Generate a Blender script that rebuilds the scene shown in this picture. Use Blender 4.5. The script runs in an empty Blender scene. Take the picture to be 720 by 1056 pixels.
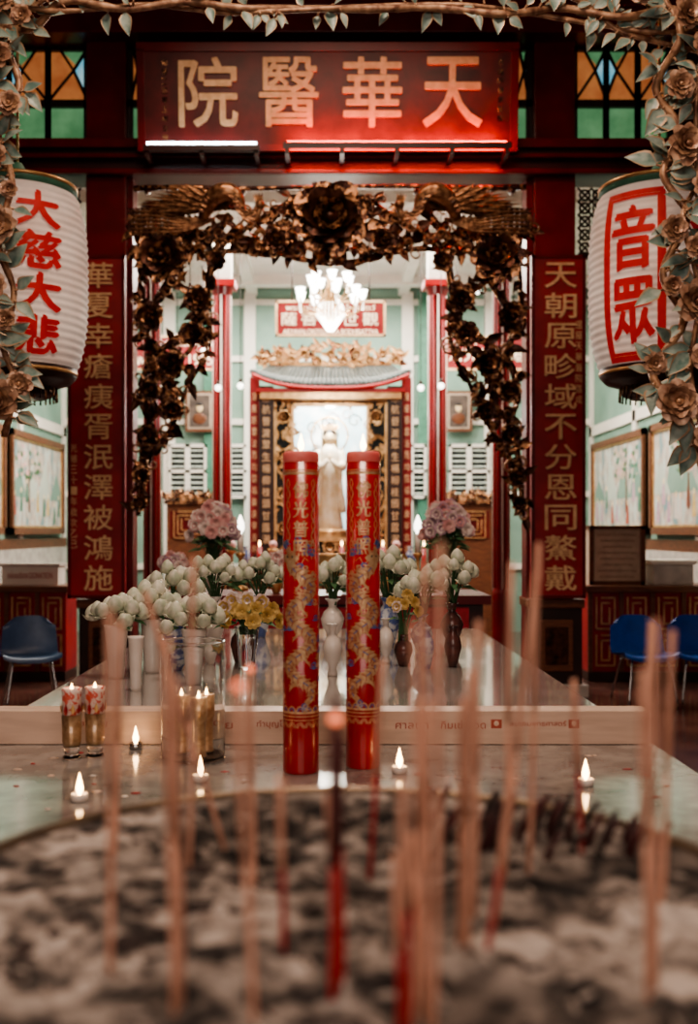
import bpy, bmesh, math, random
from mathutils import Vector, Matrix, noise
random.seed(11)
R=random.random
def U(a,b): return random.uniform(a,b)
FPX=1100.0; EYE=1.6; VX=338.0; VY=548.0
def W(px,py,d): return Vector(((px-VX)/FPX*d, d, EYE-(py-VY)/FPX*d))
def X(px,d): return (px-VX)/FPX*d
def Z(py,d): return EYE-(py-VY)/FPX*d
def S(px,d): return px/FPX*d
scene=bpy.context.scene
# ------------------------------------------------------------ materials
MATS={}
def mk(name,c1,c2=None,rough=.5,metal=0,scale=10,bump=0,emit=0,ecol=None,trans=0,detail=4,lo=.35,hi=.65,spec=.5,coat=0,tex='noise',stretch=None,c3=None,macro=0):
    m=bpy.data.materials.new(name); m.use_nodes=True
    nt=m.node_tree; b=nt.nodes['Principled BSDF']
    b.inputs['Roughness'].default_value=rough
    b.inputs['Metallic'].default_value=metal
    b.inputs['Specular IOR Level'].default_value=spec
    b.inputs['Transmission Weight'].default_value=trans
    b.inputs['Coat Weight'].default_value=coat
    if c2 is None: c2=tuple(min(1,x*.8) for x in c1)
    tc=nt.nodes.new('ShaderNodeTexCoord')
    mp=nt.nodes.new('ShaderNodeMapping')
    nt.links.new(tc.outputs['Object'],mp.inputs[0])
    if stretch: mp.inputs['Scale'].default_value=stretch
    if tex=='noise':
        t=nt.nodes.new('ShaderNodeTexNoise'); t.inputs['Scale'].default_value=scale; t.inputs['Detail'].default_value=detail
        out=t.outputs['Fac']
    else:
        t=nt.nodes.new('ShaderNodeTexVoronoi'); t.inputs['Scale'].default_value=scale
        out=t.outputs['Distance']
    nt.links.new(mp.outputs[0],t.inputs['Vector'])
    cr=nt.nodes.new('ShaderNodeValToRGB')
    cr.color_ramp.elements[0].position=lo; cr.color_ramp.elements[0].color=(*c1,1)
    cr.color_ramp.elements[1].position=hi; cr.color_ramp.elements[1].color=(*c2,1)
    if c3:
        e=cr.color_ramp.elements.new((lo+hi)/2); e.color=(*c3,1)
    nt.links.new(out,cr.inputs[0])
    col=cr.outputs[0]
    if macro:   # large soft darker patches
        t2=nt.nodes.new('ShaderNodeTexNoise'); t2.inputs['Scale'].default_value=macro; t2.inputs['Detail'].default_value=5
        nt.links.new(tc.outputs['Object'],t2.inputs['Vector'])
        r2=nt.nodes.new('ShaderNodeValToRGB'); r2.color_ramp.elements[0].position=.42; r2.color_ramp.elements[0].color=(.28,.26,.25,1)
        r2.color_ramp.elements[1].position=.56; r2.color_ramp.elements[1].color=(1,1,1,1)
        nt.links.new(t2.outputs['Fac'],r2.inputs[0])
        mx=nt.nodes.new('ShaderNodeMix'); mx.data_type='RGBA'; mx.blend_type='MULTIPLY'; mx.inputs[0].default_value=1
        nt.links.new(col,mx.inputs[6]); nt.links.new(r2.outputs[0],mx.inputs[7]); col=mx.outputs[2]
    nt.links.new(col,b.inputs['Base Color'])
    if bump:
        bp=nt.nodes.new('ShaderNodeBump'); bp.inputs['Strength'].default_value=bump; bp.inputs['Distance'].default_value=.02
        nt.links.new(out,bp.inputs['Height']); nt.links.new(bp.outputs[0],b.inputs['Normal'])
    if emit:
        if ecol: b.inputs['Emission Color'].default_value=(*ecol,1)
        else: nt.links.new(cr.outputs[0],b.inputs['Emission Color'])
        b.inputs['Emission Strength'].default_value=emit
    MATS[name]=m
    return m
mk('red_lacquer',(.17,.009,.011),(.10,.006,.008),rough=.3,scale=3)
mk('red_board',(.40,.024,.030),(.28,.016,.022),rough=.42,scale=4)
mk('plaque_red',(.14,.012,.012),(.075,.007,.007),rough=.4,scale=5)
mk('red_dark',(.05,.007,.007),(.03,.005,.005),rough=.4,scale=3)
mk('red_bright',(.45,.016,.018),(.36,.012,.014),rough=.4)
mk('sign_red',(.26,.008,.010),(.20,.006,.008),rough=.5)
mk('sign_text',(.95,.82,.62),(.90,.74,.52),rough=.6,emit=.2)
mk('dark_wood',(.035,.014,.01),(.02,.008,.006),rough=.4,scale=6)
mk('brown_wood',(.20,.075,.035),(.11,.04,.02),rough=.4,scale=8,stretch=(1,1,6))
mk('gold',(.80,.52,.26),(.55,.32,.14),rough=.35,metal=.6,scale=12,bump=.1)
mk('gold_text',(.86,.60,.36),(.70,.45,.25),rough=.5,metal=.15,scale=15)
mk('gold_antique',(.60,.32,.17),(.055,.020,.013),rough=.27,metal=.7,scale=17,bump=.6,lo=.42,hi=.53)  # bright highlights and dark shade of the carving mixed into the colour
mk('gold_antique_dark',(.13,.048,.026),(.018,.008,.006),rough=.32,metal=.6,scale=12,bump=.4)
mk('gold_feather',(.55,.31,.17),(.17,.075,.04),rough=.28,metal=.65,scale=22,bump=.3)
mk('vine_leaf',(.15,.25,.22),(.40,.48,.42),rough=.4,scale=14,bump=.2)
mk('vine_rim',(.66,.47,.32),(.45,.30,.18),rough=.4,metal=.2)
mk('vine_flower',(.70,.46,.32),(.38,.20,.13),rough=.4,metal=.25,scale=16,bump=.2)
mk('vine_branch',(.56,.34,.21),(.18,.08,.05),rough=.45,metal=.25,scale=16,bump=.4)
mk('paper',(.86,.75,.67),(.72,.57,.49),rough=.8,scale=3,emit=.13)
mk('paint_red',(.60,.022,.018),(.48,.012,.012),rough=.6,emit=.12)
mk('candle_red',(.42,.012,.015),(.33,.008,.01),rough=.28,scale=20,coat=.4)
mk('candle_top',(.75,.2,.16),(.65,.12,.1),rough=.5,emit=.15)
mk('candle_blue',(.05,.10,.32),(.10,.18,.42),rough=.4)
mk('candle_gold',(.82,.57,.34),(.60,.34,.18),rough=.32,metal=.4,scale=60,bump=.1)
mk('flame',(1,.7,.35),(1,.6,.25),emit=14,ecol=(1,.58,.25))
mk('ember',(1,.3,.15),(1,.2,.1),emit=1.1,ecol=(1,.25,.12))
mk('stick_beige',(.62,.33,.23),(.48,.24,.16),rough=.8,scale=30)
mk('stick_red',(.36,.02,.02),(.26,.015,.015),rough=.6)
mk('stick_dark',(.09,.02,.018),(.05,.012,.012),rough=.7)
mk('ash',(.03,.024,.022),(.50,.43,.38),rough=1,scale=24,detail=10,lo=.38,hi=.60,bump=.7,c3=(.23,.19,.165),macro=5)
mk('ash_light',(.46,.39,.34),(.25,.20,.17),rough=1,scale=50)
mk('char_and_shade',(.03,.02,.018),(.06,.04,.035),rough=1)
mk('bronze',(.20,.14,.09),(.10,.07,.05),rough=.38,metal=.7,scale=9)
mk('table_top',(.43,.40,.38),(.30,.28,.26),rough=.10,metal=.15,scale=5,detail=8,coat=.5)
mk('table_top_front',(.36,.335,.31),(.20,.18,.165),rough=.13,metal=.25,scale=11,detail=10)
mk('table_body',(.10,.02,.018),(.06,.012,.012),rough=.4)
mk('plank',(.74,.54,.42),(.60,.42,.32),rough=.45,scale=4,stretch=(1,8,8))
mk('green_wall',(.24,.37,.30),(.18,.30,.24),rough=.6,scale=2)
mk('green_trim',(.08,.24,.16),(.06,.18,.12),rough=.5)
mk('white_paint',(.80,.75,.67),(.70,.65,.58),rough=.6,scale=2)
mk('louver',(.52,.58,.50),(.44,.50,.44),rough=.6,scale=2)
mk('white_ceiling',(.80,.75,.68),(.70,.65,.59),rough=.7,scale=1.5)
mk('dark_ceiling',(.03,.012,.01),(.02,.01,.008),rough=.7)
mk('floor_tile',(.14,.06,.045),(.07,.03,.025),rough=.16,scale=3)
mk('porcelain',(.78,.72,.66),(.66,.57,.50),rough=.18,scale=6)
mk('porcelain_blue',(.55,.58,.62),(.10,.15,.35),rough=.18,scale=25,lo=.45,hi=.55)
mk('vase_dark',(.14,.05,.04),(.05,.03,.03),rough=.2,scale=20)
mk('lotus',(.72,.69,.58),(.44,.50,.37),rough=.5,scale=28)
mk('stem_green',(.05,.13,.05),(.03,.08,.03),rough=.6)
mk('leaf_green',(.05,.14,.06),(.10,.20,.09),rough=.5)
mk('yellow_petal',(.72,.54,.22),(.58,.38,.13),rough=.6)
mk('pink_petal',(.66,.32,.32),(.78,.52,.48),rough=.6,scale=20)
mk('mauve_petal',(.42,.24,.32),(.60,.42,.48),rough=.6,scale=20)
mk('white_petal',(.84,.74,.68),(.74,.60,.56),rough=.6)
mk('glass',(.98,.99,.98),(.96,.98,.98),rough=.02,trans=1)
mk('glass_floral',(.85,.66,.58),(.75,.14,.10),rough=.15,scale=55,lo=.50,hi=.56)
mk('bulb',(1,1,.95),(1,1,.95),emit=7.5,ecol=(1,.93,.83))
mk('bulb_soft',(1,1,.95),(1,1,.95),emit=4,ecol=(1,.93,.82))
mk('neon_red',(1,.1,.05),(1,.1,.05),emit=75,ecol=(1,.055,.02))
mk('tube_white',(1,1,1),(1,1,1),emit=12,ecol=(.85,.95,1))
mk('pane_green',(.14,.32,.16),(.08,.22,.10),rough=.2,emit=.55,scale=4)  # pane colours glow to stand for light coming through from outside
mk('pane_orange',(.55,.22,.08),(.40,.13,.05),rough=.2,emit=.5,scale=4)
mk('pane_blue',(.12,.38,.50),(.30,.50,.55),rough=.2,emit=.8,scale=4)
mk('blue_plastic',(.02,.10,.44),(.02,.08,.34),rough=.3)
mk('blue_plastic_dull',(.07,.13,.25),(.05,.10,.2),rough=.35)
mk('chrome',(.6,.6,.6),(.5,.5,.5),rough=.2,metal=1)
mk('black_gap',(.03,.035,.035),(.02,.025,.025),rough=.8)
mk('mural',(.52,.60,.56),(.20,.33,.35),rough=.6,scale=4,detail=11,lo=.40,hi=.64,c3=(.54,.43,.35),stretch=(1.5,1.5,1))
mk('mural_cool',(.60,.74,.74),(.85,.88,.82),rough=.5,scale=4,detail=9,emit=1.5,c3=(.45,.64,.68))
mk('statue_white',(.92,.84,.68),(.76,.60,.36),rough=.35,scale=8)
mk('skin_gold',(.85,.66,.4),(.8,.6,.34),rough=.4)
mk('hair_dark',(.03,.02,.02),(.02,.015,.015),rough=.5)
mk('tile_roof',(.12,.14,.13),(.05,.07,.07),rough=.35,scale=12)
mk('cream_box',(.58,.46,.35),(.48,.37,.28),rough=.6)
mk('marble',(.62,.57,.52),(.42,.38,.35),rough=.25,scale=5,detail=9)
mk('portrait',(.06,.05,.045),(.16,.12,.10),rough=.4,scale=6)
mk('print_red',(.45,.10,.06),(.4,.08,.05),rough=.6)
mk('cloth_red',(.40,.03,.05),(.28,.02,.03),rough=.8,scale=30)
# ------------------------------------------------------------ mesh builder
class MB:
    def __init__(s): s.v=[];s.f=[];s.m=[];s.sm=[]
    def add(s,vs,fs,mat,M=None,smooth=False):
        o=len(s.v)
        if M is not None: s.v+=[tuple(M@Vector(p)) for p in vs]
        else: s.v+=[tuple(p) for p in vs]
        for f in fs:
            s.f.append([i+o for i in f]); s.m.append(mat); s.sm.append(smooth)
    def box(s,x0,x1,y0,y1,z0,z1,mat,M=None):
        vs=[(x,y,z) for x in(x0,x1) for y in(y0,y1) for z in(z0,z1)]
        fs=[(0,1,3,2),(4,6,7,5),(0,4,5,1),(2,3,7,6),(0,2,6,4),(1,5,7,3)]
        s.add(vs,fs,mat,M)
    def lathe(s,prof,c,n,mat,M=None,smooth=True,mod=None,sx=1,sy=1):
        vs=[];fs=[]
        for k,(r,z) in enumerate(prof):
            for i in range(n):
                a=2*math.pi*i/n
                rr=r*(mod(a,k) if mod else 1)
                vs.append((c[0]+rr*math.cos(a)*sx,c[1]+rr*math.sin(a)*sy,c[2]+z))
        for k in range(len(prof)-1):
            for i in range(n):
                j=(i+1)%n
                fs.append((k*n+i,k*n+j,(k+1)*n+j,(k+1)*n+i))
        fs.append(tuple(range(n-1,-1,-1)))
        fs.append(tuple((len(prof)-1)*n+i for i in range(n)))
        s.add(vs,fs,mat,M,smooth)
    def tube(s,pts,rad,n,mat,smooth=True,M=None):
        pts=[Vector(p) for p in pts]
        if not hasattr(rad,'__len__'): rad=[rad]*len(pts)
        vs=[];fs=[]
        up=None
        for i,p in enumerate(pts):
            t=(pts[min(i+1,len(pts)-1)]-pts[max(i-1,0)])
            if t.length<1e-9: t=Vector((0,0,1))
            t.normalize()
            if up is None:
                up=Vector((0,1,0)) if abs(t.y)<.9 else Vector((1,0,0))
            a=up-t*up.dot(t)
            if a.length<1e-6: a=t.orthogonal()
            a.normalize(); up=a; b=t.cross(a)
            for k in range(n):
                th=2*math.pi*k/n
                vs.append(p+(a*math.cos(th)+b*math.sin(th))*rad[i])
        for i in range(len(pts)-1):
            for k in range(n):
                j=(k+1)%n
                fs.append((i*n+k,i*n+j,(i+1)*n+j,(i+1)*n+k))
        fs.append(tuple(range(n-1,-1,-1))); fs.append(tuple((len(pts)-1)*n+k for k in range(n)))
        s.add(vs,fs,mat,M,smooth)
    def grid(s,fn,nu,nv,mat,M=None,smooth=True,matf=None):
        o=len(s.v)
        vs=[fn(i/nu,j/nv) for j in range(nv+1) for i in range(nu+1)]
        s.v+=[tuple(M@Vector(p)) if M is not None else tuple(p) for p in vs]
        for j in range(nv):
            for i in range(nu):
                a=j*(nu+1)+i
                s.f.append([o+a,o+a+1,o+a+nu+2,o+a+nu+1]); s.m.append(matf(i,j) if matf else mat); s.sm.append(smooth)
    def ball(s,c,r,mat,nu=12,nv=8,M=None):
        if not hasattr(r,'__len__'): r=(r,r,r)
        prof=[(max(1e-4,math.sin(math.pi*k/nv)),-math.cos(math.pi*k/nv)) for k in range(nv+1)]
        Mx=Matrix.Translation(c)@Matrix.Diagonal((r[0],r[1],r[2],1))
        if M is not None: Mx=M@Mx
        s.lathe(prof,(0,0,0),nu,mat,Mx)
    def build(s,name,parent=None,bevel=0):
        me=bpy.data.meshes.new(name)
        xs=[v[0] for v in s.v];ys=[v[1] for v in s.v];zs=[v[2] for v in s.v]
        c=Vector(((min(xs)+max(xs))/2,(min(ys)+max(ys))/2,min(zs)))
        me.from_pydata([tuple(Vector(v)-c) for v in s.v],[],s.f)
        names=[]
        for m in s.m:
            if m not in names: names.append(m)
        idx={n:i for i,n in enumerate(names)}
        for n in names: me.materials.append(MATS[n])
        for p,m,sm in zip(me.polygons,s.m,s.sm):
            p.material_index=idx[m]; p.use_smooth=sm
        me.update()
        ob=bpy.data.objects.new(name,me); scene.collection.objects.link(ob); ob.location=c
        if bevel:
            b=ob.modifiers.new('bev','BEVEL'); b.width=bevel; b.segments=2; b.limit_method='ANGLE'
        return ob
def basis(pos,y,z):
    y=Vector(y).normalized(); z=Vector(z); z=z-y*z.dot(y)
    if z.length<1e-5: z=y.orthogonal()
    z.normalize(); x=y.cross(z)
    M=Matrix.Identity(4)
    for i in range(3):
        M[i][0]=x[i];M[i][1]=y[i];M[i][2]=z[i];M[i][3]=pos[i]
    return M
def smooth_path(pts,sub=6):
    pts=[Vector(p) for p in pts]; out=[]
    for i in range(len(pts)-1):
        p0=pts[max(i-1,0)];p1=pts[i];p2=pts[i+1];p3=pts[min(i+2,len(pts)-1)]
        for k in range(sub):
            t=k/sub
            out.append(.5*((2*p1)+(-p0+p2)*t+(2*p0-5*p1+4*p2-p3)*t*t+(-p0+3*p1-3*p2+p3)*t**3))
    out.append(pts[-1]); return out
def leaf(mb,pos,d,nrm,L,Wd,mat,rim=None,curl=.25):
    M=basis(pos,d,nrm)
    us=[-1,-.76,0,.76,1]; wp=[.08,.62,1,.95,.72,.38,.0]
    def fn(a,b):
        u=us[int(round(a*4))]; w=wp[int(round(b*6))]
        return (u*w*Wd*.5, L*b, .22*Wd*abs(u)*w-curl*L*b*b)
    mb.grid(fn,4,6,mat,M,True,(lambda i,j: rim if (i in(0,3)) else mat) if rim else None)
def petal(mb,M,L,Wd,cup,tilt,ang,mat):
    T=M@Matrix.Rotation(ang,4,'Z')@Matrix.Rotation(tilt,4,'X')
    wp=[.35,.8,1.05,1,.6]; j0=U(-.08,.08)
    def fn(a,b):
        u=a*2-1; w=wp[int(round(b*4))]
        return (u*w*Wd*.5, L*(b-.12*u*u*b)+j0*L*abs(u)*b, cup*L*(.35*u*u*w - .3*(b-.5)**2*2 + (.12*b if abs(u)<.3 else 0)))
    mb.grid(fn,4,4,mat,T)
def peony(mb,c,Rr,nrm,mat,mat2=None,layers=4):
    up=Vector((0,0,1)) if abs(Vector(nrm).normalized().z)<.9 else Vector((1,0,0))
    M=basis(c,up,nrm)
    Ls=[1,.82,.62,.42,.25]; T=[12,32,50,66,80]; N=[8,7,6,5,4]
    for k in range(layers):
        o=R()*6
        for i in range(N[k]):
            petal(mb,M,Rr*Ls[k]*U(.92,1.06),Rr*Ls[k]*.86,.5,math.radians(T[k]+U(-5,5)),o+2*math.pi*i/N[k],mat if k%2==0 or not mat2 else mat2)
    mb.ball((0,0,Rr*.22),Rr*.16,mat2 or mat,8,6,M)
# text
TC={}
def text_geo(s_,extrude=0.0):
    key=(s_,extrude)
    if key in TC: return TC[key]
    cu=bpy.data.curves.new('t','FONT'); cu.body=s_; cu.size=1; cu.extrude=extrude; cu.resolution_u=3
    ob=bpy.data.objects.new('t',cu); scene.collection.objects.link(ob)
    dg=bpy.context.evaluated_depsgraph_get(); dg.update()
    me=bpy.data.meshes.new_from_object(ob.evaluated_get(dg))
    vs=[tuple(v.co) for v in me.vertices]; fs=[tuple(p.vertices) for p in me.polygons]
    bpy.data.objects.remove(ob); bpy.data.curves.remove(cu); bpy.data.meshes.remove(me)
    TC[key]=(vs,fs)
    return vs,fs
def fit(vs,w,h,keep=False):
    x0=min(v[0] for v in vs);x1=max(v[0] for v in vs);y0=min(v[1] for v in vs);y1=max(v[1] for v in vs)
    sx=w/max(1e-6,x1-x0); sy=h/max(1e-6,y1-y0)
    if keep: sx=sy=min(sx,sy)
    cx=(x0+x1)/2;cy=(y0+y1)/2
    return [((v[0]-cx)*sx,(v[1]-cy)*sy,v[2]) for v in vs]
def text_on(mb,s_,M,w,h,mat,ext=.006,bold=0.0):
    vs,fs=text_geo(s_,1.0)
    if not vs: return
    vs=fit(vs,w,h)
    offs=[(0,0)] if bold<=0 else [(-bold*w,-bold*h*.5),(bold*w,bold*h*.5),(-bold*w*.5,bold*h),(bold*w*.5,-bold*h)]
    for k,(ox,oy) in enumerate(offs):
        mb.add([(v[0]+ox,v[1]+oy,(ext+k*.0006) if v[2]>0 else 0) for v in vs],fs,mat,M)
def facing(p):
    return Matrix(((1,0,0,p[0]),(0,0,-1,p[1]),(0,1,0,p[2]),(0,0,0,1)))
def wrap(vs,fs,r,M,mb,mat,step,off=.001,rfun=None,a0=0):
    bm=bmesh.new(); bv=[bm.verts.new((v[0],v[1],0)) for v in vs]
    for f in fs:
        try: bm.faces.new([bv[i] for i in f])
        except: pass
    x0=min(v[0] for v in vs);x1=max(v[0] for v in vs)
    x=x0+step
    while x<x1:
        bmesh.ops.bisect_plane(bm,geom=bm.verts[:]+bm.edges[:]+bm.faces[:],plane_co=(x,0,0),plane_no=(1,0,0)); x+=step
    if rfun:
        y0=min(v[1] for v in vs);y1=max(v[1] for v in vs);y=y0+step*2
        while y<y1:
            bmesh.ops.bisect_plane(bm,geom=bm.verts[:]+bm.edges[:]+bm.faces[:],plane_co=(0,y,0),plane_no=(0,1,0)); y+=step*2
    bm.verts.index_update()
    nv=[]
    for v in bm.verts:
        a=v.co.x/r+a0; rr=(rfun(v.co.y) if rfun else r)+off
        nv.append((rr*math.sin(a),-rr*math.cos(a),v.co.y))
    nf=[tuple(l.index for l in f.verts) for f in bm.faces]
    bm.free(); mb.add(nv,nf,mat,M)
# ============================================================ ROOM SHELL
SD=10.5
BD=17.0
HW=4.2
m=MB(); m.box(-HW-.1,HW+.1,-3,BD+.1,-.1,0,'floor_tile'); m.build('floor')
for sx,nm in((-1,'wall_left'),(1,'wall_right')):
    m=MB()
    a,b=(sx*HW,sx*(HW+.15)) if sx>0 else (sx*(HW+.15),sx*HW)
    m.box(a,b,-3,SD,0,7.2,'red_dark'); m.box(a,b,SD,BD,0,5.6,'green_wall')
    i0,i1=(HW-.04,HW) if sx>0 else (-HW,-HW+.04)
    m.box(i0,i1,SD+.3,BD,1.36,1.50,'brown_wood')
    m.box(i0,i1,SD+.3,BD,.0,1.36,'marble')
    m.box(i0,i1,SD+.3,BD,3.1,3.25,'white_paint')
    for yy in (12.0,14.5,16.9): m.box(i0,i1,yy-.08,yy+.08,1.5,5.4,'white_paint')
    m.build(nm)
m=MB(); m.box(-HW,HW,BD,BD+.15,0,5.6,'green_wall')
for px in (217,437,175,505,258,420):
    xx=X(px,BD); m.box(xx-.09,xx+.09,BD-.08,BD,0,5.4,'green_trim' if px in(217,437) else 'white_paint')
for zz in (1.0,2.15,3.3,4.3,5.2): m.box(-HW,HW,BD-.05,BD,zz,zz+.09,'white_paint')
m.box(X(250,BD),X(428,BD),BD-.03,BD,4.4,5.2,'green_wall'); m.build('wall_back')
m=MB(); m.box(-HW,HW,SD+.3,BD,5.5,5.6,'white_ceiling')
y=SD+.3
while y<BD: m.box(-HW,HW,y,y+.17,5.47,5.5,'white_ceiling'); y+=.2
for xx in (-2.9,-1.2,1.2,2.9): m.box(xx-.08,xx+.08,SD+.3,BD,5.36,5.47,'white_paint')
for yy in (12.2,14.2,16.2): m.box(-HW,HW,yy-.1,yy+.1,5.33,5.47,'white_paint')
m.build('ceiling')
m=MB(); m.box(-HW,HW,-3,SD,7.2,7.3,'dark_ceiling')
for yy in (1,3,5,7.5,9.3): m.box(-HW,HW,yy-.1,yy+.1,7.0,7.2,'red_dark')
m.build('ceiling_front')
n=0
for px0,px1 in ((174,213),(463,505),(224,254),(424,440)):
    n+=1; m=MB(); d=BD-.1; x0=X(px0,d);x1=X(px1,d); z0=Z(514,d);z1=Z(458,d)
    m.box(x0,x1,d+.02,d+.06,z0,z1,'black_gap')
    k=max(1,int(round((x1-x0)/.32))); w=(x1-x0)/k
    for i in range(k):
        a=x0+i*w;b=a+w
        for (p,q,r_,s_) in((a,a+.04,z0,z1),(b-.04,b,z0,z1),(a,b,z0,z0+.05),(a,b,z1-.05,z1),(a,b,(z0+z1)/2-.025,(z0+z1)/2+.025)): m.box(p,q,d-.02,d+.02,r_,s_,'white_paint')
        zz=z0+.07
        while zz<z1-.08:
            m.add([(a+.04,d-.0,zz),(b-.04,d-.0,zz),(b-.04,d+.015,zz+.022),(a+.04,d+.015,zz+.022)],[(0,1,2,3)],'louver'); zz+=.085
    m.build('window_%d'%n)
# ============================================================ SCREEN FRONT
za,zb=Z(187,SD),Z(152,SD)
for px0,px1 in ((92,133),(548,590)):
    m=MB(); x0=X(px0,SD);x1=X(px1,SD)
    m.box(x0,x1,SD-.15,SD+.25,0.9,7.2,'red_lacquer')
    m.box(x0-.05,x1+.05,SD-.22,SD+.28,.12,.92,'dark_wood')
    m.box(x0-.1,x1+.1,SD-.28,SD+.29,0,.13,'marble')
    m.box(x0-.07,x1+.07,SD-.25,SD+.28,.86,.95,'brown_wood')
    m.box(x0+.04,x1-.04,SD-.24,SD-.2,.25,.75,'brown_wood'); m.box(x0+.09,x1-.09,SD-.255,SD-.2,.32,.68,'gold_antique_dark')
    m.build('timber_pillar',bevel=.012)
m=MB()
m.box(-HW,HW,SD-.2,SD+.2,za,zb,'red_dark')
m.box(-HW,HW,SD-.26,SD-.2,zb-.09,zb,'red_lacquer'); m.box(-HW,HW,SD-.24,SD-.2,za,za+.05,'red_lacquer')
m.box(-HW,HW,SD-.28,SD-.2,za+.14,za+.18,'red_lacquer')
m.build('lintel_beam',bevel=.01)
m=MB()
m.box(-HW,HW,SD-.35,SD+.1,Z(50,SD),Z(20,SD),'red_lacquer')
m.box(-HW,HW,SD-.40,SD-.35,Z(26,SD),Z(18,SD),'red_lacquer')
m.build('lintel_beam',bevel=.01)
m=MB()
z0=zb; z1=Z(50,SD)
m.box(X(148,SD),X(529,SD),SD,SD+.1,z0,z1,'red_dark')
m.box(-HW,HW,SD,SD+.1,Z(20,SD),7.2,'red_dark')
m.box(-HW,X(-10,SD),SD,SD+.1,z0,z1,'red_dark'); m.box(X(690,SD),HW,SD,SD+.1,z0,z1,'red_dark')
m.build('wall_screen')
def stained(x0,x1,nm):
    m=MB(); zl=Z(148,SD); zm=Z(108,SD); zt=Z(50,SD); fy=SD-.02
    k=max(1,int(round((x1-x0)/.36))); w=(x1-x0)/k; t=.026
    for i in range(k):
        a=x0+i*w;b=a+w
        m.add([(a,fy+.03,zl),(b,fy+.03,zl),(b,fy+.03,zm),(a,fy+.03,zm)],[(0,1,2,3)],'pane_green')
        zc=(zm+zt)/2; hh=(zt-zm)*.33; hw=w*.34
        s_=1 if i%2==0 else -1; dx=b if i%2==0 else a
        m.add([(a,fy+.03,zm),(b,fy+.03,zm),(b,fy+.03,zt),(a,fy+.03,zt)],[(0,1,2,3)],'pane_orange')
        m.add([(dx,fy+.02,zc-hh*1.2),(dx-s_*hw,fy+.02,zc+.05),(dx,fy+.02,zt-.05)],[(0,1,2)],'pane_blue')
        m.add([(dx,fy+.024,zt),(dx-s_*w*.72,fy+.024,zt),(dx,fy+.024,zc)],[(0,1,2)],'pane_green')
        m.tube([(dx,fy,zc-hh*1.2),(dx-s_*hw,fy,zc+.05),(dx-s_*.02,fy,zt-.05)],.018,5,'dark_wood')
        m.tube([(a if s_>0 else b,fy,zm+.02),(dx-s_*hw,fy,zc+.05),(dx-s_*w*.72,fy,zt)],.016,5,'dark_wood')
        for p in (a,b): m.box(p-t,p+t,fy-.02,fy+.06,zl,zt,'dark_wood')
    for z_ in (zl,zm,zt): m.box(x0-t,x1+t,fy-.02,fy+.06,z_-.035,z_+.035,'dark_wood')
    m.build(nm)
stained(X(-30,SD),X(90,SD),'window_5'); stained(X(592,SD),X(690,SD),'window_6')
stained(X(135,SD),X(146,SD),'window_7'); stained(X(531,SD),X(545,SD),'window_8')
for px0,px1 in ((-40,90),(596,720)):
    m=MB(); x0=X(px0,SD);x1=X(px1,SD);z0=Z(262,SD);z1=Z(190,SD)
    m.box(x0,x1,SD-.03,SD+.03,z0-.05,z0,'dark_wood')
    c=.13; nx=int((x1-x0)/c); nz=int((z1-z0)/c)
    for i in range(nx+1):
        for j in range(nz+1):
            cx=x0+i*c+.07;cz=z0+j*c+.06
            if cx+.07>x1 or cz+.06>z1: continue
            m.tube([(cx+.05*math.cos(t*math.pi/5),SD,cz+.05*math.sin(t*math.pi/5)) for t in range(11)],.013,5,'dark_wood')
            m.tube([(cx-.07,SD,cz-.07),(cx,SD+.005,cz),(cx+.07,SD,cz+.07)],.012,5,'dark_wood')
            m.tube([(cx+.07,SD,cz-.07),(cx,SD-.005,cz),(cx-.07,SD,cz+.07)],.012,5,'dark_wood')
    m.build('fretwork_transom')
# name plaque
m=MB()
d=10.05; pc=W(338,101,d)
Mp=Matrix.Translation(pc)@Matrix.Rotation(math.radians(6),4,'X')@facing((0,0,0))
hw=S(191,d); hh=S(48,d)
m.box(-hw,hw,-hh,hh,-.05,0,'plaque_red',Mp)
for (a,b,c_,e) in((-hw-.05,hw+.05,hh-.02,hh+.06),(-hw-.05,hw+.05,-hh-.05,-hh+.01),(-hw-.05,-hw+.02,-hh,hh),(hw-.02,hw+.05,-hh,hh)): m.box(a,b,c_,e,-.06,.02,'red_lacquer',Mp)
for ch,px in zip('院醫華天',(215,298,384,467)):
    text_on(m,ch,Mp@Matrix.Translation((X(px,d)-pc.x,.05,0)),S(60,d),S(68,d),'gold_text',.02,.012)
for i in range(9): text_on(m,'佛曆二五零三年立春'[i],Mp@Matrix.Translation((X(170,d)-pc.x,hh-.12-i*.085,0)),.055,.055,'gold_antique',.006)
for i in range(7): text_on(m,'光緒甲辰年仲秋'[i],Mp@Matrix.Translation((X(516,d)-pc.x,hh-.12-i*.085,0)),.055,.055,'gold_antique',.006)
plaque=m.build('name_plaque')
pf=(Mp@Vector((0,-hh,0))).y-.12
zf=(Mp@Vector((0,-hh,0))).z-.02
LF=SD-.262
m=MB()
xa_,xb_=X(296,9.9),X(524,9.9)
m.tube([(xa_,pf,zf),((xa_+xb_)/2,pf,zf),(xb_,pf,zf)],.02,8,'neon_red')
m.box(xa_-.04,xb_+.04,pf-.05,pf-.028,zf-.06,zf+.0,'red_dark')
for k in range(5):
    xx=xa_+(xb_-xa_)*k/4; m.box(xx-.02,xx+.02,pf-.05,LF,zf-.11,zf-.06,'red_dark')
m.build('neon_tube')
m=MB(); xa2,xb2=X(150,9.9),X(264,9.9); m.tube([(xa2,pf,zf),((xa2+xb2)/2,pf,zf),(xb2,pf,zf)],.016,8,'tube_white'); m.box(xa2-.03,xb2+.03,pf-.03,pf+.05,zf-.07,zf-.02,'red_dark')
for k in range(3):
    xx=xa2+(xb2-xa2)*k/2; m.box(xx-.02,xx+.02,pf,LF,zf-.11,zf-.06,'red_dark')
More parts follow.
